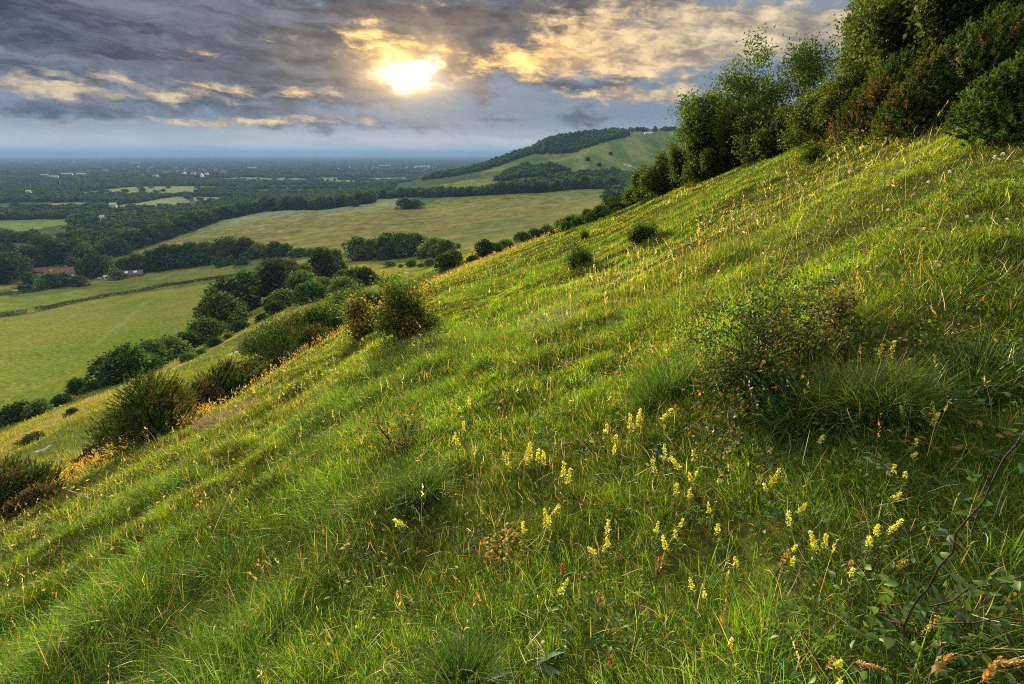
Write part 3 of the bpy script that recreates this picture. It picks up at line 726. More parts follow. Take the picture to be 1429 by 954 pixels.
hedge([(-30, 446), (0, 441), (20, 438.5), (40, 436)], 2.2, 2.3, 'short stretch of clipped hedge at the picture edge, beyond the gap', 21)
hedge([(50, 434), (90, 426), (150, 414), (230, 399.5), (290, 391), (332, 385)], 2.2, 2.3, 'long thin dark hedge dividing the two green fields', 22)
hedge([(-20, 414), (0, 412), (50, 407), (100, 396), (112, 391)], 2.4, 2.4, 'dark clipped hedge in front of the farmhouse garden', 23)
hedge([(112, 389), (130, 386), (145, 387)], 2.0, 1.8, 'short garden hedge between farmhouse and white hut', 24)
hedge([(-10, 306.5), (40, 306), (80, 304), (110, 303)], 5, 4.5, 'dark hedge along the far side of the pale green pasture', 25)
hedge([(22, 329), (60, 323), (100, 317)], 5, 4.5, 'thick dark hedge across the pale green pasture by the wood', 26)
hedge([(125, 284), (170, 279), (230, 275)], 6, 5, 'hedge dividing the two straw coloured strips on the plain', 27)

# ---- woods that read as one mass -------------------------------------------------------------
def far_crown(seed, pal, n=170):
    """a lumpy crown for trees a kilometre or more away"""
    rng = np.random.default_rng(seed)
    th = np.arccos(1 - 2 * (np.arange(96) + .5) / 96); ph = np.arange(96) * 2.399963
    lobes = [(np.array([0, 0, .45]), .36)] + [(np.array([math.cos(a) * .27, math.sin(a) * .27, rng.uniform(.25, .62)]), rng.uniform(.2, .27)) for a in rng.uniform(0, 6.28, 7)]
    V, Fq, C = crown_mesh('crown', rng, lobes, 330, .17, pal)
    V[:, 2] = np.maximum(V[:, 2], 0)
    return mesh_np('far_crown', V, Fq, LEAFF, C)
PROTO = bpy.data.collections.new('crown_kinds')
for i, p in enumerate([G_DARK, G_MID, G_DARK, G_MID, G_DARK]):
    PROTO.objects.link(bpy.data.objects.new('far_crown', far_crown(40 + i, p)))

def scatter_group(coll):
    ng = bpy.data.node_groups.new('scatter', 'GeometryNodeTree')
    ng.interface.new_socket('Geometry', in_out='INPUT', socket_type='NodeSocketGeometry'); ng.interface.new_socket('Geometry', in_out='OUTPUT', socket_type='NodeSocketGeometry')
    N, L = ng.nodes, ng.links
    gi = N.new('NodeGroupInput'); go = N.new('NodeGroupOutput')
    ci = N.new('GeometryNodeCollectionInfo'); ci.inputs['Collection'].default_value = coll; ci.inputs['Separate Children'].default_value = True; ci.inputs['Reset Children'].default_value = True
    ip = N.new('GeometryNodeInstanceOnPoints'); ip.inputs['Pick Instance'].default_value = True
    def named(nm, ty):
        a = N.new('GeometryNodeInputNamedAttribute'); a.data_type = ty; a.inputs[0].default_value = nm; return a.outputs[0]
    L.new(gi.outputs[0], ip.inputs['Points']); L.new(ci.outputs[0], ip.inputs['Instance']); L.new(named('pick', 'INT'), ip.inputs['Instance Index'])
    L.new(named('size', 'FLOAT_VECTOR'), ip.inputs['Scale'])
    eu = N.new('FunctionNodeEulerToRotation'); L.new(named('turn', 'FLOAT_VECTOR'), eu.inputs[0]); L.new(eu.outputs[0], ip.inputs['Rotation'])
    L.new(ip.outputs[0], go.inputs[0]); return ng
CROWNS = scatter_group(PROTO)

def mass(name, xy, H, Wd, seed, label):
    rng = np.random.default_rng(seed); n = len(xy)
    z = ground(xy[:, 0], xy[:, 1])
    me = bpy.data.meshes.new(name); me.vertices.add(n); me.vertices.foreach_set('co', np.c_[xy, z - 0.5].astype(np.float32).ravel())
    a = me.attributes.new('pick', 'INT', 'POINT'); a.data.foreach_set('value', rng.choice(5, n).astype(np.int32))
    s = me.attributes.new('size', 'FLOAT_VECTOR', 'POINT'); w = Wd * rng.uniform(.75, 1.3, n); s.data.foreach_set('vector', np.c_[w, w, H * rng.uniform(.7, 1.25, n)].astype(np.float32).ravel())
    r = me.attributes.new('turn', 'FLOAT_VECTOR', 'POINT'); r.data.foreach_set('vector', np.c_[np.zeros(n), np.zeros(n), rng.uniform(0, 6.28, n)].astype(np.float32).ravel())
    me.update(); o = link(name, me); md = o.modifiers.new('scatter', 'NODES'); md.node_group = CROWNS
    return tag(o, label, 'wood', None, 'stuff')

def fill(P, step, rng):
    lo, hi = P.min(0), P.max(0)
    nx, ny = max(1, int((hi[0] - lo[0]) / step)), max(1, int((hi[1] - lo[1]) / step))
    g = np.stack(np.meshgrid(np.arange(nx) + .5, np.arange(ny) + .5), -1).reshape(-1, 2) * step + lo
    g = g + rng.uniform(-.42, .42, g.shape) * step
    return g[inside(P, g[:, 0], g[:, 1])]
_r = np.random.default_rng(77)
W1 = np.concatenate([fill(poly(p), 9.5, _r) for p in (
    [(150, 356), (230, 331), (300, 309), (370, 294), (450, 292), (528, 280), (530, 268), (450, 270), (380, 274), (310, 282), (250, 292), (200, 302), (165, 312), (125, 322), (90, 332), (95, 346), (110, 356)],
    [(-160, 372), (0, 380), (20, 362), (20, 350), (0, 347), (-160, 352)], [(-30, 392), (30, 386), (60, 370), (110, 372), (150, 360), (110, 355), (70, 350), (50, 352), (20, 370), (-30, 380)])])
mass('woodland', W1, 12, 12, 1, 'dark broadleaf wood running along the top of the dry field')
W2 = np.concatenate([fill(poly(p), 8.5, _r) for p in (
    [(530, 277), (640, 274), (760, 268), (850, 261), (875, 268), (900, 262), (900, 246), (860, 240), (800, 245), (760, 252), (700, 262), (640, 268), (560, 270)],
    [(690, 252), (705, 242), (735, 230), (760, 234), (800, 242), (760, 250)], [(840, 285), (880, 280), (905, 268), (880, 262), (852, 268)])])
mass('hillside_wood', W2, 10, 11, 2, 'belt of trees filling the dip under the far hill')
W3 = np.concatenate([fill(poly(p), 9.0, _r) for p in (
    [(735, 217), (800, 213), (850, 197), (878, 191), (872, 184), (860, 183), (800, 189), (765, 196), (745, 206)], [(590, 252), (640, 245), (690, 233), (735, 218), (745, 207), (720, 214), (690, 225), (640, 240), (600, 247)])])
rimx = np.array([at(px, r_, 190)[:2] for px in np.linspace(880, 1010, 46) for r_ in (1430, 1455)]) + _r.normal(size=(92, 2)) * 9
mass('hilltop_wood', np.r_[W3, rimx[_r.random(92) < .6]], 11, 11, 3, 'dark hanging wood over the shoulder of the far hill')
# the wooded plain: woods, shaws and hedgerows thinning with distance
def plain_trees(r0, r1, step, thr, seed, size):
    rng = np.random.default_rng(seed)
    g = np.stack(np.meshgrid(np.arange(-1.06 * r1, .55 * r1, step), np.arange(r0 * .4, r1, step)), -1).reshape(-1, 2); g = g + rng.uniform(-.45, .45, g.shape) * step
    r = np.hypot(g[:, 0], g[:, 1]); a = np.degrees(np.arctan2(g[:, 0], g[:, 1]))
    k = (r > r0) & (r < r1) & (a > -56) & (a < 24) & ((a < -12) | (r > 1700)); g = g[k]
    z = terrain(g[:, 0], g[:, 1]); g = g[z < -72]
    cover = fbm(g[:, 0] / 420, g[:, 1] / 240, 90, 3); u, v = g[:, 0] / 330 + .6 * fbm(g[:, 0] / 500, g[:, 1] / 500, 81), g[:, 1] / 330 + .6 * fbm(g[:, 0] / 500, g[:, 1] / 500, 83)
    edge = np.minimum(np.minimum(u % 1, 1 - u % 1), np.minimum(v % 1, 1 - v % 1)) * 330
    cell = _hash(np.floor(u), np.floor(v), 5)
    keep = ((cover > thr) & (cell < .72)) | (edge < step * .8) | (rng.random(len(g)) < .03)
    for P, c in LIGHT_FIELDS:
        keep &= ~inside(P, g[:, 0], g[:, 1])
    keep &= ~inside(BUFF, g[:, 0], g[:, 1])
    return g[keep]
mass('distant_woodland', plain_trees(760, 2300, 13, .40, 1, 1), 11, 15, 4, 'woods and hedgerows of the plain below the hills')
mass('distant_woodland', plain_trees(2300, 6000, 30, .43, 2, 1), 14, 34, 5, 'far woods and shaws spread over the middle of the plain')
mass('distant_woodland', plain_trees(6000, 17000, 95, .42, 3, 1), 19, 125, 6, 'blue wooded country towards the horizon')
# ---------------------------------------------------------------- buildings of the farm and plain
def box(bm_v, bm_f, x0, x1, y0, y1, z0, z1):
    b = len(bm_v); bm_v += [(x0, y0, z0), (x1, y0, z0), (x1, y1, z0), (x0, y1, z0), (x0, y0, z1), (x1, y0, z1), (x1, y1, z1), (x0, y1, z1)]
    bm_f += [(b, b + 3, b + 2, b + 1), (b + 4, b + 5, b + 6, b + 7), (b, b + 1, b + 5, b + 4), (b + 1, b + 2, b + 6, b + 5), (b + 2, b + 3, b + 7, b + 6), (b + 3, b, b + 4, b + 7)]
def pydata(name, v, f, m):
    me = bpy.data.meshes.new(name); me.from_pydata([tuple(a) for a in v], [], [tuple(a) for a in f]); me.materials.append(m); me.update(); return me
def gable(v, f, x0, x1, y0, y1, z, h, over=0.5, th=0.25):
    """ridge along x; a roof slab with thickness"""
    ym = (y0 + y1) / 2; x0 -= over; x1 += over; dy = over; y0 -= dy; y1 += dy; z -= over * h / ((y1 - y0) / 2) * 0.6
    b = len(v)
    v += [(x0, y0, z), (x1, y0, z), (x1, ym, z + h), (x0, ym, z + h), (x0, y1, z), (x1, y1, z)]
    v += [(x0, y0, z + th), (x1, y0, z + th), (x1, ym, z + h + th), (x0, ym, z + h + th), (x0, y1, z + th), (x1, y1, z + th)]
    f += [(b + 6, b + 7, b + 8, b + 9), (b + 9, b + 8, b + 11, b + 10), (b + 1, b, b + 3, b + 2), (b + 2, b + 3, b + 4, b + 5), (b, b + 1, b + 7, b + 6), (b + 5, b + 4, b + 10, b + 11),
          (b, b + 6, b + 9, b + 3), (b + 3, b + 9, b + 10, b + 4), (b + 2, b + 8, b + 7, b + 1), (b + 5, b + 11, b + 8, b + 2)]
def gable_end(v, f, x, y0, y1, z, h):
    b = len(v); v += [(x, y0, z), (x, y1, z), (x, (y0 + y1) / 2, z + h)]; f += [(b, b + 1, b + 2)]
WALLM = flat_mat('render', (.62, .58, .52), .9, .12, 2); BRICKM = flat_mat('brick', (.30, .16, .11), .9, .25, 3); TILE = flat_mat('roof_tile', (.20, .085, .060), .85, .35, 2.5)
SLATE = flat_mat('slate', (.085, .085, .095), .6, .3, 2); GLASS = flat_mat('window_glass', (.04, .05, .06), .08, .1, 1, .6); SKYL = flat_mat('skylight_glass', (.55, .60, .65), .12, .05, 1, .8); WHITEP = flat_mat('white_paint', (.78, .78, .76), .6, .05, 2); BROWNT = flat_mat('brown_tile', (.14, .075, .055), .85, .35, 2.5)

def house(name, px, py, rz, L, D, hw, hr, label, wallm, roofm, wing=None, sky=False, group=None, chimney=True):
    h = hit(px, py); e = empty(name, (h[0], h[1], float(ground(h[0], h[1])[0]) - .2), label, 'house' if 'house' in name else 'building', group, math.radians(rz))
    v, f = [], []; box(v, f, -L / 2, L / 2, -D / 2, D / 2, 0, hw)
    gable_end(v, f, -L / 2 + .02, -D / 2, D / 2, hw, hr); gable_end(v, f, L / 2 - .02, -D / 2, D / 2, hw, hr)
    if wing:
        wx, ww, wd = wing; box(v, f, wx - ww / 2, wx + ww / 2, -D / 2 - wd, -D / 2 + .1, 0, hw - .01)
        b = len(v); v += [(wx - ww / 2, -D / 2 - wd + .02, hw), (wx + ww / 2, -D / 2 - wd + .02, hw), (wx, -D / 2 - wd + .02, hw + hr * .9)]; f += [(b, b + 1, b + 2)]
    link('wall', pydata('wall', v, f, wallm), e)
    v, f = [], []; gable(v, f, -L / 2, L / 2, -D / 2, D / 2, hw + .1, hr); rf = link('roof', pydata('roof', v, f, roofm), e)
    if wing:
        v, f = [], []; gable(v, f, 0, wd + D / 2 - .4, -ww / 2, ww / 2, hw + .12, hr * .9)
        v = [(wx + yy, -D / 2 - wd + xx, zz) for xx, yy, zz in v]; link('wing_roof', pydata('wing_roof', v, [t_[::-1] for t_ in f], roofm), e)
    if chimney:
        v, f = [], []; box(v, f, L * .22, L * .22 + 1.0, -.5, .5, hw + hr * .5, hw + hr + 1.5); link('chimney', pydata('chimney', v, f, BRICKM), rf)
    for k in range(max(2, int(L / 4))):
        x = -L / 2 + (k + .5) * L / max(2, int(L / 4))
        if wing and abs(x - wing[0]) < wing[1] / 2 + .6: continue
        v, f = [], []; box(v, f, x - .55, x + .55, -D / 2 - .06, -D / 2 + .05, hw * .38, hw * .8); link('window', pydata('window', v, f, GLASS), e)
    if wing:
        v, f = [], []; box(v, f, wx - .8, wx + .8, -D / 2 - wd - .06, -D / 2 - wd + .05, hw * .45, hw * .85); link('window', pydata('window', v, f, GLASS), e)
    if sky:
        for x in (-L * .2, L * .2):
            v, f = [], []; z0 = hw + .1
            sl_ = hr / (D / 2); yb, yt = -D * .36, -D * .14
            zb, zt = z0 + hr * (1 + yb / (D / 2 + .5)) + .30, z0 + hr * (1 + yt / (D / 2 + .5)) + .30
            v = [(x - 1.1, yb, zb), (x + 1.1, yb, zb), (x + 1.1, yt, zt), (x - 1.1, yt, zt), (x - 1.1, yb, zb - .2), (x + 1.1, yb, zb - .2), (x + 1.1, yt, zt - .2), (x - 1.1, yt, zt - .2)]
            f = [(0, 1, 2, 3), (0, 4, 5, 1), (1, 5, 6, 2), (2, 6, 7, 3), (3, 7, 4, 0)]; link('skylight', pydata('skylight', v, f, SKYL), rf)
    return e
house('farmhouse', 88, 388, 28, 16, 8, 4.2, 4.4, 'white walled farmhouse with a big red tiled roof among trees', WALLM, TILE, wing=(-4.6, 6.5, 4.5))
house('stable_house', 57, 385, 20, 9, 6, 3.4, 3.0, 'small red roofed outbuilding at the side of the farmhouse', WALLM, TILE, chimney=False)
house('barn', 185, 386, 24, 15, 7, 2.8, 2.8, 'low dark slate roofed barn with two bright skylights', BRICKM, SLATE, sky=True, chimney=False)
house('lodge_house', 171, 386.5, 24, 6, 6, 3.0, 2.6, 'small red tiled lodge joined beside the slate barn', BRICKM, TILE, chimney=False)
house('white_hut', 153, 389, 15, 6, 3.4, 2.4, .7, 'little white hut on the field edge beside a bush', WHITEP, WHITEP, chimney=False)
house('white_cottage', 121, 383, 40, 6, 5, 5.0, 3.0, 'narrow white cottage glimpsed between dark trees', WHITEP, BROWNT)
house('manor_house', 38, 352, 15, 27, 11, 4.6, 5.0, 'broad brown roofed house behind the dark trees', WALLM, BROWNT)

def car(px, py, rz, col, label):
    h = hit(px, py); e = empty('parked_car', (h[0], h[1], float(ground(h[0], h[1])[0])), label, 'car', None, math.radians(rz))
    m = flat_mat('car_paint', col, .3, .05, 1, .5)
    prof = [(-2.1, .35), (-2.15, .8), (-1.9, .95), (-1.3, 1.0), (-.7, 1.5), (.9, 1.5), (1.6, 1.0), (2.05, .9), (2.1, .35)]
    v = [(x, s * (.85 if z < 1.2 else .68), z) for s in (-1, 1) for x, z in prof]; n = len(prof)
    f = [tuple(range(n))[::-1], tuple(range(n, 2 * n))] + [(i, (i + 1) % n, n + (i + 1) % n, n + i) for i in range(n)]
    link('body', pydata('body', v, f, m), e)
    v, f = [], []; box(v, f, -.75, .85, -.72, .72, 1.03, 1.42); link('window', pydata('window', v, f, GLASS), e)
    for x in (-1.3, 1.3):
        for s in (-.8, .8):
            vv, ff = tubes([((x, s - .1, .32), (x, s + .1, .32), .32, .32)], 12); o = mesh_np('wheel', np.r_[vv, [[x, s - .1, .32], [x, s + .1, .32]]], ff, SLATE); link('wheel', o, e)
    return e
car(21, 407, 20, (.45, .5, .5), 'silver car parked on the grass by the farmhouse hedge')
car(138, 389, 30, (.7, .75, .75), 'pale car parked in front of the farm trees')

def tiny_house(seed, wallm, roofm):
    r = random.Random(seed); L, D, hw, hr = r.uniform(11, 16), r.uniform(7, 9), r.uniform(4.5, 5.5), r.uniform(3, 4)
    v, f = [], []; box(v, f, -L / 2, L / 2, -D / 2, D / 2, -1, hw); gable_end(v, f, -L / 2 + .02, -D / 2, D / 2, hw, hr); gable_end(v, f, L / 2 - .02, -D / 2, D / 2, hw, hr); nb = len(f)
    gable(v, f, -L / 2, L / 2, -D / 2, D / 2, hw + .1, hr)
    me = pydata('village_house', v, f, wallm); me.materials.append(roofm)
    me.polygons.foreach_set('material_index', [0] * nb + [1] * (len(f) - nb)); return me
TH = [tiny_house(1, WALLM, TILE), tiny_house(2, BRICKM, TILE), tiny_house(3, WHITEP, SLATE), tiny_house(4, BRICKM, BROWNT), tiny_house(5, WHITEP, BROWNT)]
rr_ = random.Random(5)
def village(n, box_, label, group):
    for i in range(n):
        px, py = rr_.uniform(box_[0], box_[1]), rr_.uniform(box_[2], box_[3]); h = hit(px, py)
        o = link('village_house', rr_.choice(TH), None, (h[0], h[1], float(ground(h[0], h[1])[0]) + (4 if h[1] > 1200 else 0))); o.rotation_euler = (0, 0, rr_.uniform(0, 3.14)); s = rr_.uniform(1.1, 1.6) if h[1] > 1200 else .6; o.scale = (s, s, s * 1.1)
        tag(o, label, 'house', group)
village(44, (192, 318, 235, 249), 'tiny house of the village among trees on the plain', 'houses of the near village')
village(22, (470, 610, 233, 240), 'speck of a house in the town by the far hill foot', 'houses of the far town')
village(4, (468, 498, 274, 281), 'house roof half hidden in the wood behind the dry field', 'houses in the wood')
SHEDM = flat_mat('shed_cladding', (.42, .42, .41), .7, .15, .05)
for i, (px, py, L, lab) in enumerate([(52, 229.5, 90, 'long white shed farthest left on the plain'), (103, 229, 60, 'white shed right of the long one on the plain'), (190, 229, 120, 'longest pale shed line beyond the village'), (64, 249.5, 46, 'white barn on the plain nearer the picture edge'), (77, 252, 44, 'second white barn just below its neighbour'), (95, 247.5, 60, 'low pale greenhouse beside the white barns'), (115, 247.5, 60, 'low pale greenhouse farther from the white barns'),
                                      (352, 237, 80, 'white works building right of the village'), (537, 233.5, 150, 'long white warehouse in the middle of the plain'), (590, 235, 170, 'long white warehouse near the far hill foot'), (160, 294, 16, 'small white barn behind the tree clump'), (42, 274, 14, 'white cottage wall among dark trees of the plain'), (146, 315, 9, 'tiny white shed roof in the dark wood')]):
    h = hit(px, py); v, f = [], []; L *= .6; D = L * .25 if L > 24 else L * .6; box(v, f, -L / 2, L / 2, -D / 2, D / 2, -1, 6 if L > 20 else 4); gable(v, f, -L / 2, L / 2, -D / 2, D / 2, 6.05 if L > 20 else 4.05, 3)
    o = link('white_shed', pydata('white_shed', v, f, SHEDM), None, (h[0], h[1], float(ground(h[0], h[1])[0]) + (9 if h[1] > 1500 else 7))); o.rotation_euler = (0, 0, math.radians(10 + 9 * (i % 3))); tag(o, lab, 'shed')
h = hit(905, 187); v, f = [], []; box(v, f, -9, 9, -4, 4, -1, 3); gable(v, f, -9, 9, -4, 4, 3.05, 2)
tag(link('hilltop_house', pydata('hilltop_house', v, f, SHEDM), None, (h[0], h[1], h[2])), 'white inn standing on top of the far hill', 'house')
# grey church tower in the wood
h = hit(271, 293); e = empty('church', (h[0], h[1], float(ground(h[0], h[1])[0])), 'small grey stone church tower in the wood', 'church')
STONE = flat_mat('stone', (.32, .30, .27), .9, .2, 1); v, f = [], []; box(v, f, -3, 3, -3, 3, 0, 17); link('tower', pydata('tower', v, f, STONE), e)
v = [(-3.3, -3.3, 17), (3.3, -3.3, 17), (3.3, 3.3, 17), (-3.3, 3.3, 17), (0, 0, 21)]; link('spire', pydata('spire', v, [(0, 1, 4), (1, 2, 4), (2, 3, 4), (3, 0, 4), (3, 2, 1, 0)], SLATE), e)

# sheep on the combe pasture: one continuous body each
WOOL = flat_mat('wool', (.68, .66, .60), .95, .15, 8)
def sheep_mesh():
    bm_parts = []
    def ell(c, r, nu=10, nv=7):
        V = []; Fs = []
        for j in range(nv + 1):
            th = PI * j / nv
            for i in range(nu):
                a = 2 * PI * i / nu; V.append((c[0] + r[0] * math.sin(th) * math.cos(a), c[1] + r[1] * math.sin(th) * math.sin(a), c[2] + r[2] * math.cos(th)))
        for j in range(nv):
            for i in range(nu): Fs.append((j * nu + i, (j + 1) * nu + i, (j + 1) * nu + (i + 1) % nu, j * nu + (i + 1) % nu))
        return V, Fs
    import bmesh
    V, Fs = [], []
    def add(vf):
        b = len(V); V.extend(vf[0]); Fs.extend([tuple(q + b for q in t_) for t_ in vf[1]])
    add(ell((0, 0, .62), (.56, .28, .30))); add(ell((.30, 0, .66), (.30, .25, .27))); add(ell((-.32, 0, .64), (.28, .27, .28))); add(ell((.60, 0, .58), (.20, .11, .15))); add(ell((.76, 0, .36), (.13, .08, .10)))
    for x in (-.34, -.28 + .6):
        for y in (-.14, .14): add(ell((x, y, .22), (.055, .055, .26), 8, 6))
    for y in (-.1, .1): add(ell((.70, y, .46), (.04, .07, .03), 6, 4))
    me = bpy.data.meshes.new('sheep'); me.from_pydata(V, [], Fs); me.materials.append(WOOL); me.update()
    o = bpy.data.objects.new('sheep', me); COL.objects.link(o); md = o.modifiers.new('r', 'REMESH'); md.mode = 'VOXEL'; md.voxel_size = .035; md.use_smooth_shade = True
    dg = bpy.context.evaluated_depsgraph_get(); m2 = bpy.data.meshes.new_from_object(o.evaluated_get(dg)); bpy.data.objects.remove(o); m2.name = 'sheep'; return m2
SH = sheep_mesh()
for px, py, lab in [(471, 390, 'white sheep, left one of the pair by the dark bush in the combe'), (478, 389, 'white sheep, right one of the pair by the dark bush in the combe'), (446, 399, 'white sheep grazing apart near the pale bush'), (455, 403, 'white sheep grazing just above the combe scrub'), (476, 402, 'white sheep at the edge of the combe scrub'), (497, 383, 'lone white sheep higher up the combe pasture'), (567, 383, 'white sheep below the tree clump beyond the thorn bush'), (452, 387, 'white sheep farthest into the combe near the trees')]:
    h = hit(px, py); o = link('sheep', SH, None, h); o.rotation_euler = (0, 0, rr_.uniform(0, 6.28)); tag(o, lab, 'sheep', 'sheep on the combe pasture')
# ---------------------------------------------------------------- shrubs and trees of the near hill
def frame(px, py, wpx, hpx, r=None):
    """foot on the ground plus real width and height of something seen wpx by hpx"""
    h = at(px, r, py) if r else hit(px, py)
    d = h[1] * CP - h[2] * SP
    return h, wpx * d / F, hpx * d / F, d

GREEN_G = ([(.055, .090, .020), (.080, .115, .022), (.040, .065, .020)], [3, 2, 2])
BROWN_G = ([(.150, .092, .034), (.200, .130, .045), (.090, .066, .026)], [3, 2, 2])
HAW = ([(.050, .085, .018), (.085, .120, .022), (.150, .150, .028), (.035, .060, .018)], [4, 3, 1, 2])
HAWGOLD = ([(.260, .180, .030), (.330, .170, .035), (.180, .170, .035)], [2, 1, 2])

def shoots(P, D, L, nn, needle, cols, rng, wid=.27):
    """spiny shoots: nn short needles round each axis"""
    n = len(P); k = np.repeat(np.arange(n), nn); t = rng.random(n * nn) ** .8
    base = P[k] + D[k] * (L[k] * t)[:, None]
    dd = unit(rng.normal(size=(n * nn, 3)) + D[k] * 0.9)
    sd = unit(np.cross(dd, rng.normal(size=(n * nn, 3))))
    ln = needle * rng.uniform(.6, 1.3, n * nn) * (1.15 - .5 * t); w = ln * wid
    V = np.stack([base - sd * w[:, None], base + sd * w[:, None], base + dd * ln[:, None]], 1).reshape(-1, 3)
    return V, np.arange(len(V)).reshape(-1, 3), np.repeat(cols[k], 3, 0)

def gorse(px, py, wpx, hpx, seed, label, brown=.15, n=620, r=None, group='gorse bushes', pal=GREEN_G, name='gorse_bush', cat='bush', slant=(0, 0), needle=.048, nn=38):
    n = int(n * 2.8); wpx *= 1.15
    rng = np.random.default_rng(seed); h, W, H, d = frame(px, py, wpx, hpx, r)
    e = empty(name, h, label, cat, group)
    # lumpy dome of shoots
    nl = 9; lob = []
    for i in range(nl):
        a = rng.uniform(0, 2 * PI); rr = W * .5 * math.sqrt(rng.random()) * .62
        lob.append((np.array([math.cos(a) * rr, math.sin(a) * rr, H * rng.uniform(.10, .52)]), min(W * rng.uniform(.22, .34), H * .48)))
    lob.append((np.array([0, 0, H * .66]), min(W * .3, H * .36)))
    cen = np.array([l[0] for l in lob]); rad = np.array([l[1] for l in lob])
    k = rng.integers(0, len(lob), n); dr = unit(rng.normal(size=(n, 3)) + np.array([0, 0, .55]))
    P = cen[k] + dr * (rad[k] * rng.uniform(.35, 1.0, n) ** .7)[:, None]; P[:, 2] = np.abs(P[:, 2])
    P[:, 0] += P[:, 2] * slant[0]; P[:, 1] += P[:, 2] * slant[1]
    gx, gy = P[:, 0] + h[0], P[:, 1] + h[1]; P[:, 2] += np.clip(terrain(gx, gy) - h[2], -2.5, 2.5) * .9
    D = unit(dr + np.array([0, 0, .7]) + rng.normal(size=(n, 3)) * .3); L = rng.uniform(.09, .20, n) * max(.7, min(1.5, H / 1.3))
    isb = (fbm(P[:, 0] * 1.4 + seed, P[:, 1] * 1.4 + P[:, 2], seed) + .12 * rng.normal(size=n)) > (1 - brown)*.75+.12
    sz = max(.7, min(1.5, d / 16))
    for nm, m, pl in (('foliage', ~isb, pal), ('dead_shoots', isb, BROWN_G)):
        if m.sum() < 4: continue
        V, Fq, C = shoots(P[m], D[m], L[m], nn, needle * sz, pick_cols(int(m.sum()), *pl, rng), rng)
        o = link(nm, mesh_np(nm, V, Fq, NEEDLE, C), e)
        if nm == 'dead_shoots': o['label'] = 'rust brown dead shoots'
    segs = []
    for i in rng.choice(n, min(n, 26), replace=False):
        b = np.array([rng.normal() * W * .07, rng.normal() * W * .07, -.05]); mid = b * .5 + P[i] * .5 + rng.normal(size=3) * .08 * H + np.array([0, 0, -.05])
        segs += [(b, mid, .022 * H + .004, .014 * H + .003), (mid, P[i], .014 * H + .003, .005)]
    V, Fq = tubes(segs, 5); link('stem', mesh_np('stem', V, Fq, DARKBARK), e)
    return e

def leafy(px, py, wpx, hpx, seed, label, name='hawthorn_bush', cat='bush', group=None, r=None, stems=5, leaf=.05, per=7, pal=HAW, gold=0.0, depth=3, up=.05, spread=.7, dens=1.0, kids=2, bark=DARKBARK, lean=(0, 0), aspect=.6, nseg=4, wander=.25, vary=(.6, .85)):
    rng = np.random.default_rng(seed); h, W, H, d = frame(px, py, wpx, hpx, r)
    e = empty(name, h, label, cat, group)
    segs, tw = [], []
    for i in range(stems):
        a = 2 * PI * i / stems + rng.uniform(-.5, .5); s = spread * rng.uniform(.3, 1.1)
        grow(rng, (math.cos(a) * .05 * W, math.sin(a) * .05 * W, -.06), (math.cos(a) * s + lean[0], math.sin(a) * s + lean[1], 1), H * rng.uniform(*vary), .010 * H + .008, depth, nseg, wander, up, kids, .7, .58, segs, tw)
    A = np.array([s[1] for s in segs]); ext = np.percentile(np.abs(A[:, :2]).max(1), 96) + .1; top = np.percentile(A[:, 2], 99)
    sx, sz_ = (W * .5) / ext, H * .95 / top
    k = np.array([sx, sx, sz_]); segs = [(s[0] * k, s[1] * k, s[2], s[3]) for s in segs]
    V, Fq = tubes(segs, 5); link('stem' if cat == 'bush' else 'trunk', mesh_np('stem', V, Fq, bark), e)
    P = np.array([t_[0] for t_ in tw]) * k; D = unit(np.array([t_[1] for t_ in tw]))
    kk = np.repeat(np.arange(len(P)), per); n = len(kk)
    if dens < 1: kk = kk[rng.random(n) < dens]; n = len(kk)
    Q = P[kk] + rng.normal(size=(n, 3)) * leaf * 1.5 - D[kk] * (rng.random(n) * leaf * 3)[:, None]
    cols = pick_cols(n, *pal, rng)
    if gold:
        g = (fbm(Q[:, 0] * 2 / W * 2 + seed, Q[:, 1] * 2 / W + Q[:, 2] * 3 / H, seed) + .1 * rng.normal(size=n)) > 1 - gold
        cols[g] = pick_cols(int(g.sum()), *HAWGOLD, rng)
    V, Fq, C = leaves(Q, D[kk] + rng.normal(size=(n, 3)) * .8, leaf * rng.uniform(.6, 1.35, n), aspect, cols, rng)
    link('foliage' if cat == 'bush' else 'crown', mesh_np('foliage', V, Fq, LEAF, C), e)
    return e

# left side of the brow
leafy(562, 472, 112, 88, 101, 'leafy hawthorn bush with golden tips standing on the brow', stems=7, leaf=.060, per=8, dens=.85, gold=.42, depth=3, spread=.75, group='hawthorns on the slope')
gorse(392, 514, 104, 78, 102, 'rounded green gorse bush on the brow beside the chalk scar', brown=.24, n=760)
gorse(222, 622, 140, 104, 103, 'big gorse bush with rusty brown tips on the brow', brown=.36, n=900)
gorse(322, 556, 100, 58, 104, 'dark low gorse between the rusty gorse and the green one', brown=.22, n=560, r=27)
gorse(286, 575, 66, 48, 105, 'small gorse with brown tips tucked behind the rusty one', brown=.36, n=420, r=25)
gorse(172, 622, 70, 62, 106, 'dark green gorse leaning behind the rusty gorse', brown=.12, n=420, r=25)
gorse(22, 718, 118, 84, 107, 'dark gorse bush cut off by the picture edge', brown=.14, n=800)
gorse(440, 486, 60, 36, 108, 'low gorse scrub joined to the green gorse bush', brown=.35, n=300, r=32)
leafy(452, 466, 78, 52, 109, 'broad dark thorn bush rising behind the brow', r=52, stems=7, leaf=.22, per=8, group='thorns behind the brow')
leafy(412, 448, 66, 34, 110, 'pale green thorn bush behind the green gorse', r=64, stems=7, leaf=.24, per=8, pal=G_PALE, group='thorns behind the brow')
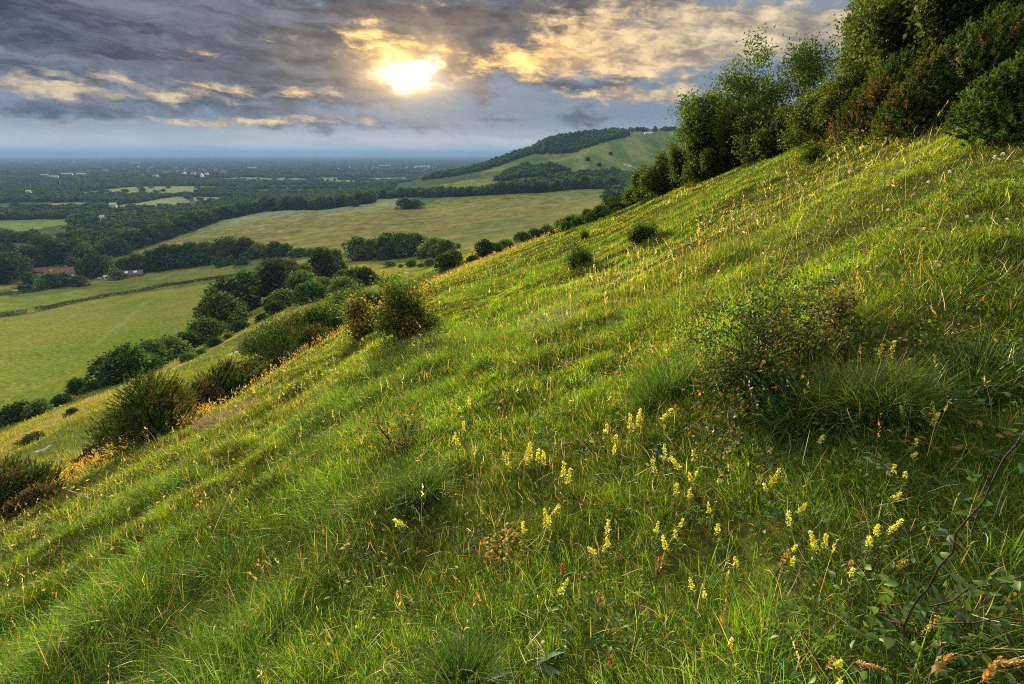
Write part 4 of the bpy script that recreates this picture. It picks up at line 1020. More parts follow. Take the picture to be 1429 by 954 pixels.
leafy(482, 424, 58, 34, 111, 'rounded thorn bush above the broad dark one', r=75, stems=7, leaf=.26, per=8, pal=G_MID, group='thorns behind the brow')
leafy(512, 470, 56, 54, 118, 'golden leaved thorn growing against the hawthorn bush', stems=5, leaf=.07, per=7, gold=.62, depth=3, spread=.9, group='hawthorns on the slope')
gorse(255, 598, 60, 50, 190, 'brown gorse shoots between the rusty gorse and the low one', brown=.40, n=360, r=24)
gorse(352, 540, 56, 40, 191, 'dark gorse filling the gap below the green gorse', brown=.2, n=330, r=28)
gorse(132, 646, 60, 30, 192, 'low dark gorse sprawling downhill of the rusty gorse', brown=.15, n=300, r=24)
gorse(58, 712, 56, 34, 193, 'low brownish gorse beside the one at the picture edge', brown=.4, n=300)
leafy(372, 470, 60, 34, 194, 'low thorn scrub on the bank behind the chalk scar', r=60, stems=7, leaf=.2, per=8, pal=G_MID, group='thorns behind the brow')
leafy(520, 438, 54, 30, 195, 'thorn bush behind the golden hawthorn', r=62, stems=7, leaf=.2, per=8, pal=G_MID, group='thorns behind the brow')
leafy(436, 470, 40, 30, 196, 'dark thorn tucked between gorse and the broad thorn', r=48, stems=7, leaf=.18, per=8, pal=G_DARK, group='thorns behind the brow')
# scattered on the slope
leafy(806, 374, 50, 40, 112, 'dark twiggy thorn bush above the pale grass', stems=8, leaf=.035, per=3, depth=3, pal=G_DARK, spread=1.1, dens=.7, group='small bushes on the slope')
leafy(815, 333, 19, 15, 113, 'tiny dark bush near the skyline of the slope', stems=6, leaf=.04, per=6, depth=2, pal=GREEN_G, group='small bushes on the slope')
leafy(896, 339, 40, 26, 114, 'low dark bush beyond the twiggy thorn', stems=7, leaf=.035, per=6, depth=3, pal=GREEN_G, group='small bushes on the slope')
gorse(1132, 225, 27, 20, 115, 'tiny dark juniper seedling alone in the bright grass', brown=.0, n=90, group=None, name='juniper_seedling', cat='shrub', needle=.03, nn=30)
gorse(850, 305, 34, 20, 116, 'low gorse on the skyline left of the tree group', brown=.2, n=260, r=50)

# the group of trees and scrub on the skyline
ASHL = ([(.050, .092, .018), (.072, .115, .020), (.036, .066, .016), (.110, .120, .026)], [4, 3, 3, 1])
DK = ([(.040, .060, .014), (.066, .088, .016), (.105, .098, .022)], [4, 3, 1])
leafy(1018, 220, 165, 150, 120, 'leafy tree with a full crown on the skyline', 'ash_tree', 'tree', None, r=24, stems=3, leaf=.12, per=9, pal=ASHL, depth=4, spread=.75, nseg=4, bark=BARK, up=.03, aspect=.42, kids=2)
leafy(1098, 194, 112, 124, 121, 'thin airy tree with sky showing through its crown', 'ash_tree', 'tree', None, r=24, stems=2, leaf=.12, per=5, pal=ASHL, depth=4, spread=.55, dens=.6, bark=BARK, up=.05, aspect=.4, kids=2)
sk = [(1122, 182, 100, 56, 18, 'dark bush under the airy tree'), (1072, 206, 110, 66, 20, 'dark bush between the two skyline trees'), (1030, 226, 120, 70, 22, 'dark bush at the foot of the leafy tree'), (985, 243, 80, 66, 24, 'dark bush just below the leafy tree'), (957, 256, 62, 56, 27, 'tall dark thorn left of the leafy tree'), (925, 268, 54, 56, 30, 'mid green thorn in the scrub down the skyline'), (905, 276, 48, 40, 34, 'rounded thorn near the lower end of the scrub'), (888, 284, 40, 24, 38, 'lowest little thorn of the skyline scrub')]
for i, (px, py, w, hh, r, lab) in enumerate(sk):
    leafy(px, py, w, hh, 130 + i, lab, r=r, stems=9, leaf=.085, per=14, pal=DK if i < 5 else HAW, depth=3, spread=1.1, vary=(.45, .95), group='thorn scrub below the skyline trees')
gorse(1046, 222, 44, 40, 140, 'small round gorse in front of the skyline scrub', brown=.15, n=300)
gorse(1000, 240, 36, 26, 141, 'low gorse hummock at the edge of the skyline scrub', brown=.2, n=240)
# the thicket up the slope
th = [(1152, 172, 96, 66, 15, 'dark thorn bush at the left end of the thicket', HAW, .10), (1205, 166, 110, 74, 13.5, 'dense dark thorn bush in the thicket beside the sky gap', DK, .10), (1300, 164, 200, 205, 12, 'tall thicket tree leaning over the skyline', DK, .13), (1350, 150, 230, 250, 11.5, 'big dark thicket tree filling the upper corner', DK, .12), (1420, 120, 200, 300, 10.5, 'dark thicket tree at the picture edge', DK, .12), (1500, 140, 200, 300, 10, 'thicket tree mostly beyond the picture edge', DK, .12), (1290, 60, 180, 190, 16, 'thicket tree rising behind the tall one', ASHL, .15), (1390, 20, 240, 200, 17, 'hindmost dark tree of the thicket', DK, .15)]
for i, (px, py, w, hh, r, lab, pal, lf) in enumerate(th):
    leafy(px, py, w, hh, 150 + i, lab, 'thicket_tree' if i > 1 else 'thorn_bush', 'tree' if i > 1 else 'bush', 'trees and bushes of the thicket', r=r, stems=9, vary=(.45, .95), leaf=lf * .55, per=24, pal=pal, depth=4 if i > 1 else 3, spread=.8, gold=.12, kids=2, aspect=.5)
tg = [(1172, 182, 84, 58, 13, .26, 'gorse with brown shoots at the foot of the thicket, lowest one'), (1228, 172, 100, 84, 11.5, .32, 'brown tinged gorse in front of the dense thorn bush'), (1290, 172, 110, 92, 10, .18, 'mossy looking gorse in the middle of the thicket foot'), (1345, 150, 130, 110, 9.5, .34, 'large gorse full of brown dead shoots under the dark tree'), (1410, 184, 130, 92, 7.4, .03, 'bright green gorse bush in front of the thicket'), (1440, 110, 110, 90, 8.6, .12, 'gorse with yellow green tips above the bright green one'), (1262, 178, 60, 36, 9.6, .12, 'small green gorse at the grass edge of the thicket')]
for i, (px, py, w, hh, r, br, lab) in enumerate(tg):
    gorse(px, py, w, hh, 170 + i, lab, brown=br, n=760, r=None, group='gorse along the thicket foot', needle=.05, nn=30, pal=GREEN_G if i != 4 else ([(.060, .105, .020), (.08, .125, .022), (.045, .075, .018)], [3, 2, 1]))

# the low thorn bush in the grass, with long tussock grass beside it
leafy(1092, 538, 430, 140, 180, 'low spreading dog rose bush with reddish leaves in the grass', 'rose_bush', 'bush', None, stems=22, leaf=.018, per=6, pal=([(.022, .046, .014), (.034, .062, .016), (.06, .08, .02), (.20, .07, .045), (.20, .16, .03)], [5, 4, 2, .4, .7]), depth=3, spread=2.3, up=-.01, dens=.75, gold=.10, wander=.30, vary=(.35, 1.15))
leafy(1165, 470, 60, 72, 181, 'sparse brown twigged sapling behind the rose bush', 'thorn_sapling', 'bush', None, stems=4, leaf=.020, per=1, pal=([(.08, .09, .02), (.22, .13, .04)], [1, 1]), depth=3, spread=.6, dens=.7)
leafy(556, 616, 118, 62, 182, 'sprawling thorn seedling with orange leaves in the green grass', 'thorn_seedling', 'bush', None, stems=6, leaf=.024, per=1, pal=([(.07, .09, .02), (.26, .13, .03), (.12, .12, .03)], [3, 1, 2]), depth=3, spread=1.7, up=.0, dens=.55)
# ---------------------------------------------------------------- grass
GRASSM = leaf_mat('grass_blade', 0.45, 0.016, rough=.35, tr_tint=(1.2, 1.15, .40))
def blades(P, L, W, az, a0, a1, cols, rng, segs=3, tipc=None):
    """curved tapering blades; the colour is each blade's own"""
    n = len(P); t = np.linspace(0, 1, segs + 1)
    hz = np.stack([np.sin(az), np.cos(az), np.zeros(n)], 1)
    tw = rng.normal(size=n) * .7
    sd = np.stack([np.cos(az + tw), -np.sin(az + tw), 0.25 * rng.normal(size=n)], 1); sd = unit(sd)
    pts = [P]; p = P
    for i in range(segs):
        al = a0 + (a1 - a0) * (i + .5) / segs
        p = p + (hz * np.sin(al)[:, None] + np.array([0, 0, 1.]) * np.cos(al)[:, None]) * (L / segs)[:, None]; pts.append(p)
    V = []; wprof = [0.8, 1.0, .72, .4] if segs == 3 else [.85, .9]
    for i in range(segs):
        o = sd * (W * .5 * wprof[i])[:, None]; V += [pts[i] - o, pts[i] + o]
    V.append(pts[-1]); V = np.stack(V, 1); nv = 2 * segs + 1
    b = np.arange(n)[:, None] * nv
    q = [np.concatenate([b + 2 * i, b + 2 * i + 1, b + 2 * i + 3, b + 2 * i + 2], 1) for i in range(segs - 1)]
    tri = np.concatenate([b + 2 * segs - 2, b + 2 * segs - 1, b + 2 * segs], 1)
    loops = np.concatenate(q + [tri], 1).ravel(); sizes = np.tile(np.array([4] * (segs - 1) + [3]), n)
    if tipc is None: C = np.repeat(cols, nv, 0)
    else:
        tt = np.repeat(np.arange(nv) // 2, 1) / segs
        C = (cols[:, None] * (1 - tt[None, :, None] ** 2) + tipc[:, None] * tt[None, :, None] ** 2).reshape(-1, 3)
    return V.reshape(-1, 3), loops, sizes, C

def sector(n, r0, r1, rng, half=59):
    a = np.radians(rng.uniform(-half, half, n)); r = np.sqrt(rng.uniform(r0 * r0, r1 * r1, n))
    x, y = np.sin(a) * r, np.cos(a) * r
    return x, y
def flank(n, r0, r1, rng):
    a = np.radians(rng.uniform(59, 125, n)) * np.where(rng.random(n) < .5, -1, 1); r = np.sqrt(rng.uniform(r0 * r0, r1 * r1, n)); return np.sin(a) * r, np.cos(a) * r
def on_hill(x, y, m=1.25):
    a = np.arctan2(x, y); return np.hypot(x, y) < np.interp(a, _fine, _r0) * m

def zone(x, y):
    """what grows where: dryness 0..1, lushness 0..1, length factor"""
    r = np.hypot(x, y); a = np.degrees(np.arctan2(x, y)); rs = np.interp(np.radians(a), _fine, _r0)
    n1 = fbm(x / 1.9, y / 1.9, 201, 3); n2 = fbm(x / 6, y / 6, 205, 3)
    dry = .16 + .62 * sstep(.50, .75, n2) * sstep(2.5, 8, r) + .55 * sstep(.3, .9, r / rs) * sstep(14, -4, a) + .14 * sstep(5, 14, r)
    dry = dry + .45 * np.exp(-((x - DRYC[0]) / 1.6) ** 2 - ((y - DRYC[1]) / 1.6) ** 2)
    lush = np.clip(sstep(.40, .66, n1) * .8 + .5 * sstep(4.0, 1.5, r), 0, 1)
    ln = (.46 + .76 * sstep(.33, .72, n1) + .25 * (n2 - .5)) * (1 - .32 * sstep(2.5, 6, r)) * (1 - .34 * sstep(-2, 18, a) * sstep(3.2, 5.5, r))
    return np.clip(dry, 0, .95), lush, ln
DRYC = hit(930, 390)
PG = np.array([(.076, .172, .012), (.114, .216, .013), (.046, .122, .016), (.154, .226, .015), (.204, .228, .018)])
PD = np.array([(.420, .330, .130), (.330, .225, .065), (.300, .170, .045), (.480, .410, .210), (.260, .215, .050)])
def grass_cols(x, y, rng, dryk=1.0):
    n = len(x); dry, lush, ln = zone(x, y)
    w = np.stack([.30 + 0 * lush, .18 + .1 * (1 - lush), .10 + .42 * lush, .26 * (1 - lush) + .06, .24 * (1 - lush) * (.4 + dry)], 1); w = np.cumsum(w / w.sum(1, keepdims=True), 1)
    k = (rng.random(n)[:, None] > w).sum(1).clip(0, 4); c = PG[k]
    pt = fbm(x / 1.5 + 9, y / 1.2, 221, 3); pg = fbm(x / .55, y / .55, 225, 2)
    c = c * (.56 + .88 * sstep(.30, .70, .55 * pt + .45 * pg))[:, None]
    isd = rng.random(n) < .04 + dry * .24 * dryk
    c = np.where(isd[:, None], PD[rng.choice(5, n, p=[.25, .25, .12, .18, .20])], c)
    # yellowing towards the dry ground
    c = c * (1 - .36 * dry[:, None]) + np.array([.215, .215, .022]) * (.36 * dry[:, None])
    return np.clip(c * (1 + .16 * rng.normal(size=(n, 1))) * (1 + .06 * rng.normal(size=(n, 3))), .006, .8), dry, lush, ln

def lay(name, sets, mat, label, cat='grass', kind='stuff', loc=(0, 0, 0)):
    V = np.concatenate([s[0] for s in sets]) - np.array(loc); off = 0; lo = []
    for s in sets: lo.append(s[1] + off); off += len(s[0])
    me = mesh_np(name, V, np.concatenate(lo), mat, np.concatenate([s[3] for s in sets]), sizes=np.concatenate([s[2] for s in sets]))
    o = link(name, me, None, loc); tag(o, label, cat, None, kind); return o

def tufts(n, r0, r1, per, L0, W0, rng, segs=3, spread=.09, half=59):
    x, y = sector(n, r0, r1, rng, half); k = on_hill(x, y); x, y = x[k], y[k]; n = len(x)
    thin = rng.random(n) < (.55 + .65 * fbm(x / .9, y / .9, 211, 2)); x, y = x[thin], y[thin]; n = len(x)
    lt = rng.uniform(.65, 1.35, n); dirb = rng.uniform(0, 2 * PI, n)
    tint = np.clip(1 + .34 * rng.normal(size=(n, 1)), .3, 2)
    i = np.repeat(np.arange(n), per); m = len(i)
    az = rng.uniform(0, 2 * PI, m); rad = np.abs(rng.normal(size=m)) * spread * lt[i]
    bx, by = x[i] + np.sin(az) * rad, y[i] + np.cos(az) * rad
    c, dry, lush, ln = grass_cols(bx, by, rng); c = np.clip(c * tint[i], .006, .8)
    L = L0 * lt[i] * ln * rng.uniform(.55, 1.2, m); W = W0 * rng.uniform(.6, 1.25, m)
    wind = np.stack([np.sin(dirb), np.cos(dirb)], 1)[i] * .9 + np.array([-.12, -.05])
    lx, ly = np.sin(az) + wind[:, 0] + rng.normal(size=m) * .6, np.cos(az) + wind[:, 1] + rng.normal(size=m) * .6
    z = ground(bx, by) - .015
    a0 = np.abs(rng.normal(size=m)) * .22 + rad / (spread + 1e-6) * .14; a1 = a0 + rng.uniform(.2, 2.1, m) * (0.55 + .55 * lush)
    return blades(np.stack([bx, by, z], 1), L, W, np.arctan2(lx, ly), a0, a1, c, rng, segs)
def thatch(n, r0, r1, L0, W0, rng):
    """bleached and bent blades lying on top of the sward"""
    x, y = sector(n, r0, r1, rng); k = on_hill(x, y, 1.0); x, y = x[k], y[k]; n = len(x); a0 = rng.uniform(.2, 1.5, n)
    c = pick_cols(n, [(.46, .40, .24), (.36, .27, .13), (.22, .22, .09), (.30, .18, .08), (.55, .52, .40)], [3, 3, 3, 1.5, 1], rng)
    return blades(np.stack([x, y, ground(x, y) + rng.uniform(.02, .10, n)], 1), L0 * rng.uniform(.4, 1.3, n), W0 * rng.uniform(.6, 1.2, n), rng.uniform(0, 6.28, n), a0, a0 + rng.normal(size=n) * 1.3, c, rng, 3)
def filler(n, r0, r1, L0, W0, rng, segs=3, m=1.25, flat=.3, half=59):
    x, y = flank(n, r0, r1, rng) if half > 90 else sector(n, r0, r1, rng, half); k = on_hill(x, y, m); x, y = x[k], y[k]; n = len(x)
    c, dry, lush, ln = grass_cols(x, y, rng, 1.25)
    L = L0 * ln * rng.uniform(.5, 1.25, n); W = W0 * rng.uniform(.6, 1.3, n)
    a0 = np.abs(rng.normal(size=n)) * .3; fl = rng.random(n) < flat * .3; a0[fl] += rng.uniform(.5, 1.0, fl.sum())
    az = rng.uniform(0, 2 * PI, n)
    return blades(np.stack([x, y, ground(x, y) - .01], 1), L, W, az, a0, a0 + rng.uniform(.1, 1.2, n), c, rng, segs)
g = np.random.default_rng(301)
Q = GRASS_Q
near = [filler(int(60000 * Q), .3, 3.5, .15, .0030, g, half=120), filler(int(70000 * Q), 3.5, 9, .17, .006, g, 2, half=120), filler(int(5000 * Q), .15, .6, .10, .0022, g), thatch(int(2600 * Q), .6, 3.4, .12, .0026, g), thatch(int(5200 * Q), 3.4, 9, .13, .0036, g), tufts(int(2400 * Q), .5, 3.2, 52, .18, .0023, g, spread=.06), tufts(int(260 * Q), .5, 3.2, 50, .25, .0030, g), filler(int(80000 * Q), .5, 3.2, .11, .0021, g), filler(int(8000 * Q), .5, 3.2, .20, .0028, g, flat=1.0)]
mid = [tufts(int(8500 * Q), 3.2, 7.5, 38, .21, .0037, g, spread=.07), tufts(int(500 * Q), 3.2, 7.5, 40, .30, .0048, g), filler(int(170000 * Q), 3.2, 7.5, .13, .0036, g), tufts(int(10500 * Q), 7.5, 17, 28, .26, .0080, g, 2, .09), filler(int(190000 * Q), 7.5, 17, .17, .0085, g, 2)]
far_ = [tufts(int(8000 * Q), 17, 45, 20, .30, .017, g, 2, .16), filler(int(150000 * Q), 17, 45, .20, .017, g, 2, 1.3), filler(int(80000 * Q), 45, 90, .30, .034, g, 2, 1.35)]
lay('grass', near + mid + far_, GRASSM, 'short and tufted wild grass covering the chalk slope')

# rough grass on the lower slopes behind the brow
def lower(n, r0, r1, L0, W0):
    x, y = sector(n, r0, r1, g, 59); a = np.degrees(np.arctan2(x, y)); k = ~on_hill(x, y, 1.2) & (a < 14); k &= ~inside(FIELD_LOW, x, y) & ~inside(FIELD_UP, x, y) & (dist_line(WORN, x, y) > 1.6)
    for h_, rad in zip(CHALK[:5], (1.5, 1.2, .9, .9, .7)): k &= np.hypot(x - h_[0], y - h_[1]) > rad
    x, y = x[k], y[k]; n = len(x); c = palette_ground(x, y) * g.uniform(.6, 1.5, (n, 1)); c[:, 0] *= g.uniform(.85, 1.25, n)
    return blades(np.stack([x, y, ground(x, y) - .02], 1), L0 * g.uniform(.5, 1.5, n), W0 * g.uniform(.6, 1.3, n), g.uniform(0, 6.28, n), np.abs(g.normal(size=n)) * .3, g.uniform(.3, 1.2, n), np.clip(c, .01, .6), g, 2)
lay('rough_grass', [lower(int(150000 * Q), 24, 80, .32, .035), lower(int(140000 * Q), 80, 300, .45, .11)], GRASSM, 'rough grass on the lower slopes of the hill')

# dry flowering stems: thin straw stalk with a feathery head
def seedheads(x, y, L, rng, headw, pal, wts, stalkw):
    n = len(x); z = ground(x, y) - .01; az = rng.normal(size=n) * 1.3 - .9; a0 = np.abs(rng.normal(size=n)) * .18; a1 = a0 + rng.uniform(.05, .7, n)
    cols = pick_cols(n, pal, wts, rng); st = blades(np.stack([x, y, z], 1), L, np.full(n, 1.) * stalkw, az, a0, a1, cols * .8, rng, 3)
    tip = st[0].reshape(n, 7, 3)[:, 6]; before = st[0].reshape(n, 7, 3)[:, 4:6].mean(1); D = unit(tip - before)
    k = np.repeat(np.arange(n), 9); m = len(k); hl = (L * rng.uniform(.16, .30, n))[k]
    t = np.tile(np.linspace(0, 1, 9), n); B = tip[k] + D[k] * (hl * (t - .75))[:, None]
    dd = unit(D[k] * 1.0 + rng.normal(size=(m, 3)) * .42); V, Fq, C = leaves(B, dd, headw[k] * (1.5 - t * .6) * rng.uniform(.7, 1.3, m) if np.ndim(headw) else headw * (1.5 - .6 * t), .34, (cols[k] * rng.uniform(.8, 1.3, (m, 1))).clip(0, .8), rng)
    return [st, (V, Fq.ravel(), np.full(len(Fq), 4), C)]
STRAW = [(.46, .34, .14), (.40, .24, .07), (.52, .44, .24), (.38, .26, .19), (.34, .15, .05)]
sets = []
def stems(n, r0, r1, L, hw, sw, wts, cond=None):
    x, y = sector(n, r0, r1, g, 58); k = on_hill(x, y, 1.1); dry = zone(x, y)[0]; k &= g.random(n) < (.18 + dry)
    if cond is not None: k &= cond(x, y)
    x, y = x[k], y[k]; n = len(x)
    sets.extend(seedheads(x, y, L * g.uniform(.7, 1.35, n), g, hw * g.uniform(.7, 1.3, n), STRAW, wts, sw))
LFT = lambda x, y: (x < .10 * y) | (g.random(len(x)) < .06)
stems(200, .9, 3.5, .26, .014, .0015, [4, 4, 2, 1, 2]); stems(800, 3.5, 9, .30, .015, .0020, [4, 3, 4, 2, 1], LFT); stems(1300, 9, 22, .34, .024, .004, [4, 2, 4, 3, 1], LFT); stems(3600, 22, 50, .38, .045, .008, [4, 4, 2, 1, 1], LFT)
DG = lambda w: (lambda x, y: g.random(len(x)) < np.exp(-((x - DRYC[0]) / 1.5) ** 2 - ((y - DRYC[1]) / 1.5) ** 2) * w)
stems(6500, 4.5, 13, .40, .022, .0030, [2, 1, 5, 6, 0], DG(.9))
BRW = lambda x, y: (np.hypot(x, y) / np.interp(np.arctan2(x, y), _fine, _r0) > .72) & (x < .08 * y)
stems(9000, 14, 48, .36, .035, .008, [3, 5, 2, .5, 3], BRW)
GOLD = lambda x, y: (np.hypot(x, y) / np.interp(np.arctan2(x, y), _fine, _r0) > .62) & (np.degrees(np.arctan2(x, y)) < -33) & (fbm(x / 4, y / 4, 231) > .42)
STRAW = [(.46, .29, .05), (.42, .22, .04), (.50, .38, .12)]
stems(26000, 11, 34, .28, .026, .008, [3, 2, 1], GOLD)
lay('dry_grass', sets, GRASSM, 'straw and rust coloured flowering grass stems', 'grass')

# small broad leaved herbs mixed through the near turf: clover, plantain, salad burnet
def herbage(n, r0, r1, L, per, rng):
    x, y = sector(n, r0, r1, rng); k = on_hill(x, y, 1.0) & (rng.random(n) < .25 + 1.1 * sstep(.45, .68, fbm(x / .8, y / .8, 241, 2))); x, y = x[k], y[k]; n = len(x)
    i = np.repeat(np.arange(n), per); m = len(i); a = rng.uniform(0, 6.28, m); rr = rng.random(m) * L * 3.2
    px_, py_ = x[i] + np.cos(a) * rr, y[i] + np.sin(a) * rr; z = ground(px_, py_) + rng.uniform(.01, .10, n)[i] + rng.uniform(-.01, .03, m)
    pal = np.array([(.060, .120, .022), (.085, .140, .035), (.050, .100, .045), (.130, .170, .040), (.230, .130, .045), (.200, .190, .110)]); c = pal[rng.choice(6, n, p=[.3, .25, .2, .13, .07, .05])][i] * rng.uniform(.7, 1.3, (m, 1))
    V, T, C = ovals(np.stack([px_, py_, z], 1), np.stack([np.cos(a), np.sin(a), rng.uniform(.1, .9, m)], 1), L * rng.uniform(.6, 1.4, n)[i] * rng.uniform(.7, 1.2, m), .5, c, rng)
    return (V, T.ravel(), np.full(len(T), 3), C)
lay('undergrowth', [herbage(1500, .6, 3.2, .020, 9, g), herbage(4200, 3.2, 8, .026, 8, g), herbage(3500, 8, 16, .045, 7, g)], LEAF, 'small broad leaved herbs mixed through the turf', 'herbs')

# one long fountain of grass beside the rose bush
def tussock(px, py, R, n, L, seed, label, pal, w=.0032, name='grass_tussock'):
    rng = np.random.default_rng(seed); h = hit(px, py)
    az = rng.uniform(0, 2 * PI, n); rad = np.sqrt(rng.random(n)) * R * .45; x, y = h[0] + np.sin(az) * rad, h[1] + np.cos(az) * rad
    a0 = .08 + rad / R * .7 * rng.uniform(.6, 1.3, n); a1 = a0 + rng.uniform(.2, 2.2, n)
    c = pick_cols(n, *pal, rng)
    s = blades(np.stack([x, y, ground(x, y) - .01], 1), L * rng.uniform(.55, 1.2, n), w * rng.uniform(.6, 1.3, n), az + rng.normal(size=n) * .9, a0, a1, c, rng, 3)
    o = lay(name, [s], GRASSM, label, 'grass', 'thing', h); o['group'] = 'long grass tussocks'; return o
FAWN = ([(.085, .13, .02), (.14, .16, .025), (.28, .23, .09), (.055, .10, .02)], [3, 3, 1, 3])
LUSH = ([(.050, .105, .024), (.075, .140, .024), (.035, .080, .022), (.11, .17, .025)], [4, 3, 3, 1])
tussock(1205, 565, .36, 1700, .24, 1, 'big fountain of fawn and green long grass beside the rose bush', FAWN)
tussock(1120, 590, .26, 900, .30, 2, 'dark green grass tussock at the foot of the rose bush', LUSH)
tussock(1262, 572, .22, 600, .24, 3, 'green tussock on the far side of the fawn fountain', LUSH)
tussock(925, 560, .30, 1000, .28, 4, 'dark lush tussock left of the rose bush', LUSH)
tussock(590, 690, .26, 800, .26, 5, 'dark lush tussock below the orange leaved seedling', LUSH)
tussock(640, 945, .2, 700, .24, 6, 'bright green fountain of grass at the bottom edge', LUSH, .003)
tussock(330, 800, .36, 1000, .26, 7, 'lush long tussock in the lower left grass', LUSH, .004)
tussock(1370, 520, .26, 700, .22, 8, 'bright tussock near the right picture edge', LUSH, .0036)
# ---------------------------------------------------------------- flowers, bramble and herbs
PETAL = leaf_mat('petal', .35, .03, tr_tint=(1, .95, .7)); STEMM = leaf_mat('flower_stem', .3, .04)
def bedstraw(px, py, spikes, seed, label, hpx=None, L=.24):
    """upright plants: px, py is the top of the tallest flower head; spikes = [(dx px, dy px, length)]"""
    rng = np.random.default_rng(seed); tops = []
    h = hit(px, py + 42); d = h[1] * CP - h[2] * SP
    e = empty('bedstraw', h, label, 'flower', 'yellow bedstraw in the grass')
    kd = min(1.25, max(.5, d / 2.4))
    for i, (dx, dy, sc) in enumerate(spikes):
        off = np.array([dx * d / F, rng.normal() * .03, 0]); ht = max(.12, (44 - dy) * d / F * .98)
        bx, by = h[0] + off[0] * .75, h[1] + off[1]; gz = float(ground(bx, by)[0]) - h[2]
        b = np.array([bx - h[0], by - h[1], gz - .01]); top = np.array([off[0] + rng.normal() * .028, off[1] + rng.normal() * .02, gz + ht * rng.uniform(.86, 1.06)])
        mid = (b + top) / 2 + np.array([rng.normal() * .012, rng.normal() * .012, 0])
        V, Fq = tubes([(b, mid, .0016, .0014), (mid, top, .0014, .0008)], 5)
        # whorls of narrow leaves up the stem
        n = 42; t = rng.random(n) * .8; P = b + (top - b) * t[:, None]; Vl, Fl, Cl = leaves(P, rng.normal(size=(n, 3)) + np.array([0, 0, .3]), .022, .2, pick_cols(n, [(.09, .14, .03), (.13, .17, .03)], [1, 1], rng), rng)
        me = mesh_np('stem', np.r_[V, Vl], np.r_[Fq, Fl + len(V)], STEMM, np.r_[np.tile([[.10, .13, .03]], (len(V), 1)), Cl]); s_ = link('stem', me, e)
        # flower head: a tapering plume of tiny four petalled flowers
        n = int(150 * sc); t = rng.random(n); hl = .078 * sc * kd; rad = .0140 * kd * sc ** .5 * (1.05 - .75 * t) * rng.random(n) ** .5; a = rng.uniform(0, 6.28, n)
        clump = (np.sin(t * 26 + rng.uniform(0, 6)) * .5 + .5) > .22
        D = unit(top - mid); P = top + D * (hl * (t - .72))[:, None] + np.stack([np.cos(a) * rad, np.sin(a) * rad, rng.normal(size=n) * .003], 1); P = P[clump]; n = len(P)
        V2, F2, C2 = leaves(P, rng.normal(size=(n, 3)) + np.array([0, 0, .5]), .0085 * max(.7, kd), .85, pick_cols(n, [(.76, .70, .07), (.84, .78, .10), (.64, .62, .07), (.40, .46, .07), (.36, .26, .06)], [4, 3, 2, *rng.uniform(.1, 1.4, 2)], rng, .1), rng, fold=.6)
        link('flower_head', mesh_np('flower_head', V2, F2, PETAL, C2), e)
    return e
BS = [(740, 604, [(-22, 14, 1.0), (-4, 0, 1.1), (4, 10, 1.2), (12, 6, 1.0), (18, 22, 1.2), (0, 36, .9)], 'big cluster of yellow bedstraw spikes in the middle of the slope'), (789, 634, [(-4, 0, .9), (4, 8, 1.0)], 'pair of bedstraw spikes just right of the big cluster'),
      (643, 590, [(0, 0, .8), (-6, 10, .7)], 'small bedstraw spike left of the big cluster'), (652, 545, [(0, 0, .8), (-5, 8, .5)], 'pale bedstraw spike highest on the left'), (888, 574, [(-6, 4, 1.1), (0, 0, 1.0), (6, 2, 1.1)], 'full bedstraw head brightest on the slope'), (911, 575, [(0, 0, .9)], 'single slim bedstraw spike right of the full head'),
      (853, 580, [(0, 0, .8), (3, 20, .5)], 'thin bedstraw spike left of the full head'), (927, 615, [(0, 0, 1.1), (-16, 10, .7)], 'bedstraw pair under the slim spike'), (950, 614, [(0, 0, 1.1), (14, 6, .9)], 'bedstraw with two heads beside the pair'), (962, 655, [(0, 0, .5), (10, 8, .4)], 'faint bedstraw buds below the two headed plant'),
      (761, 698, [(0, 0, 1.0), (4, 10, 1.1), (16, 24, .8)], 'bedstraw clump leaning right below the big cluster'), (733, 715, [(0, 0, .7)], 'lone little bedstraw left of the leaning clump'), (846, 700, [(0, 0, .9)], 'greenish bedstraw spike between the lower clumps'), (836, 738, [(0, 0, .8), (8, 26, .5)], 'small bedstraw under the greenish spike'),
      (930, 728, [(0, 0, 1.1), (-6, 10, .8)], 'bright bedstraw head among rusty dock stems'), (774, 782, [(0, 0, 1.1)], 'lone tall bedstraw spike nearest the bottom middle'), (1104, 710, [(0, 4, 1.1), (16, 0, .9)], 'forked bedstraw plant on the lower right'), (1018, 725, [(0, 0, .7)], 'tiny bedstraw left of the forked plant, upper of two'), (1028, 747, [(0, 0, .7)], 'tiny bedstraw left of the forked plant, lower of two'),
      (1146, 744, [(0, 0, .9), (-6, 18, 1.2)], 'bedstraw with a round lower head on the right'), (1204, 732, [(0, 0, 1.0), (4, 14, .8)], 'double bedstraw head beside the bramble side'), (1231, 740, [(0, 0, 1.1)], 'pointed bedstraw head nearest the bramble'), (1088, 660, [(0, 0, .9)], 'single bedstraw spike below the rose bush'), (1158, 920, [(0, 0, .9), (-4, 18, .7)], 'pale bedstraw spike at the bottom edge on the right'),
      (1160, 780, [(0, 0, .5)], 'unopened green bedstraw under the round headed plant'), (1038, 915, [(0, 0, .5)], 'unopened bedstraw at the bottom edge'), (1242, 462, [(0, 0, 1.2), (-6, 4, .8)], 'bedstraw flower rising out of the fawn grass fountain'), (1094, 556, [(0, 0, 1.0)], 'bedstraw flower in front of the rose bush'), (1140, 590, [(0, 0, .6)], 'small bedstraw at the foot of the fawn grass'), (1284, 566, [(0, 0, .8), (-12, 12, .6)], 'bedstraw to the right of the fawn grass'), (1340, 578, [(0, 0, .9)], 'bedstraw by the right picture edge')]
for i, (px, py, sp, lab) in enumerate(BS): bedstraw(px, py, sp, 400 + i, lab)

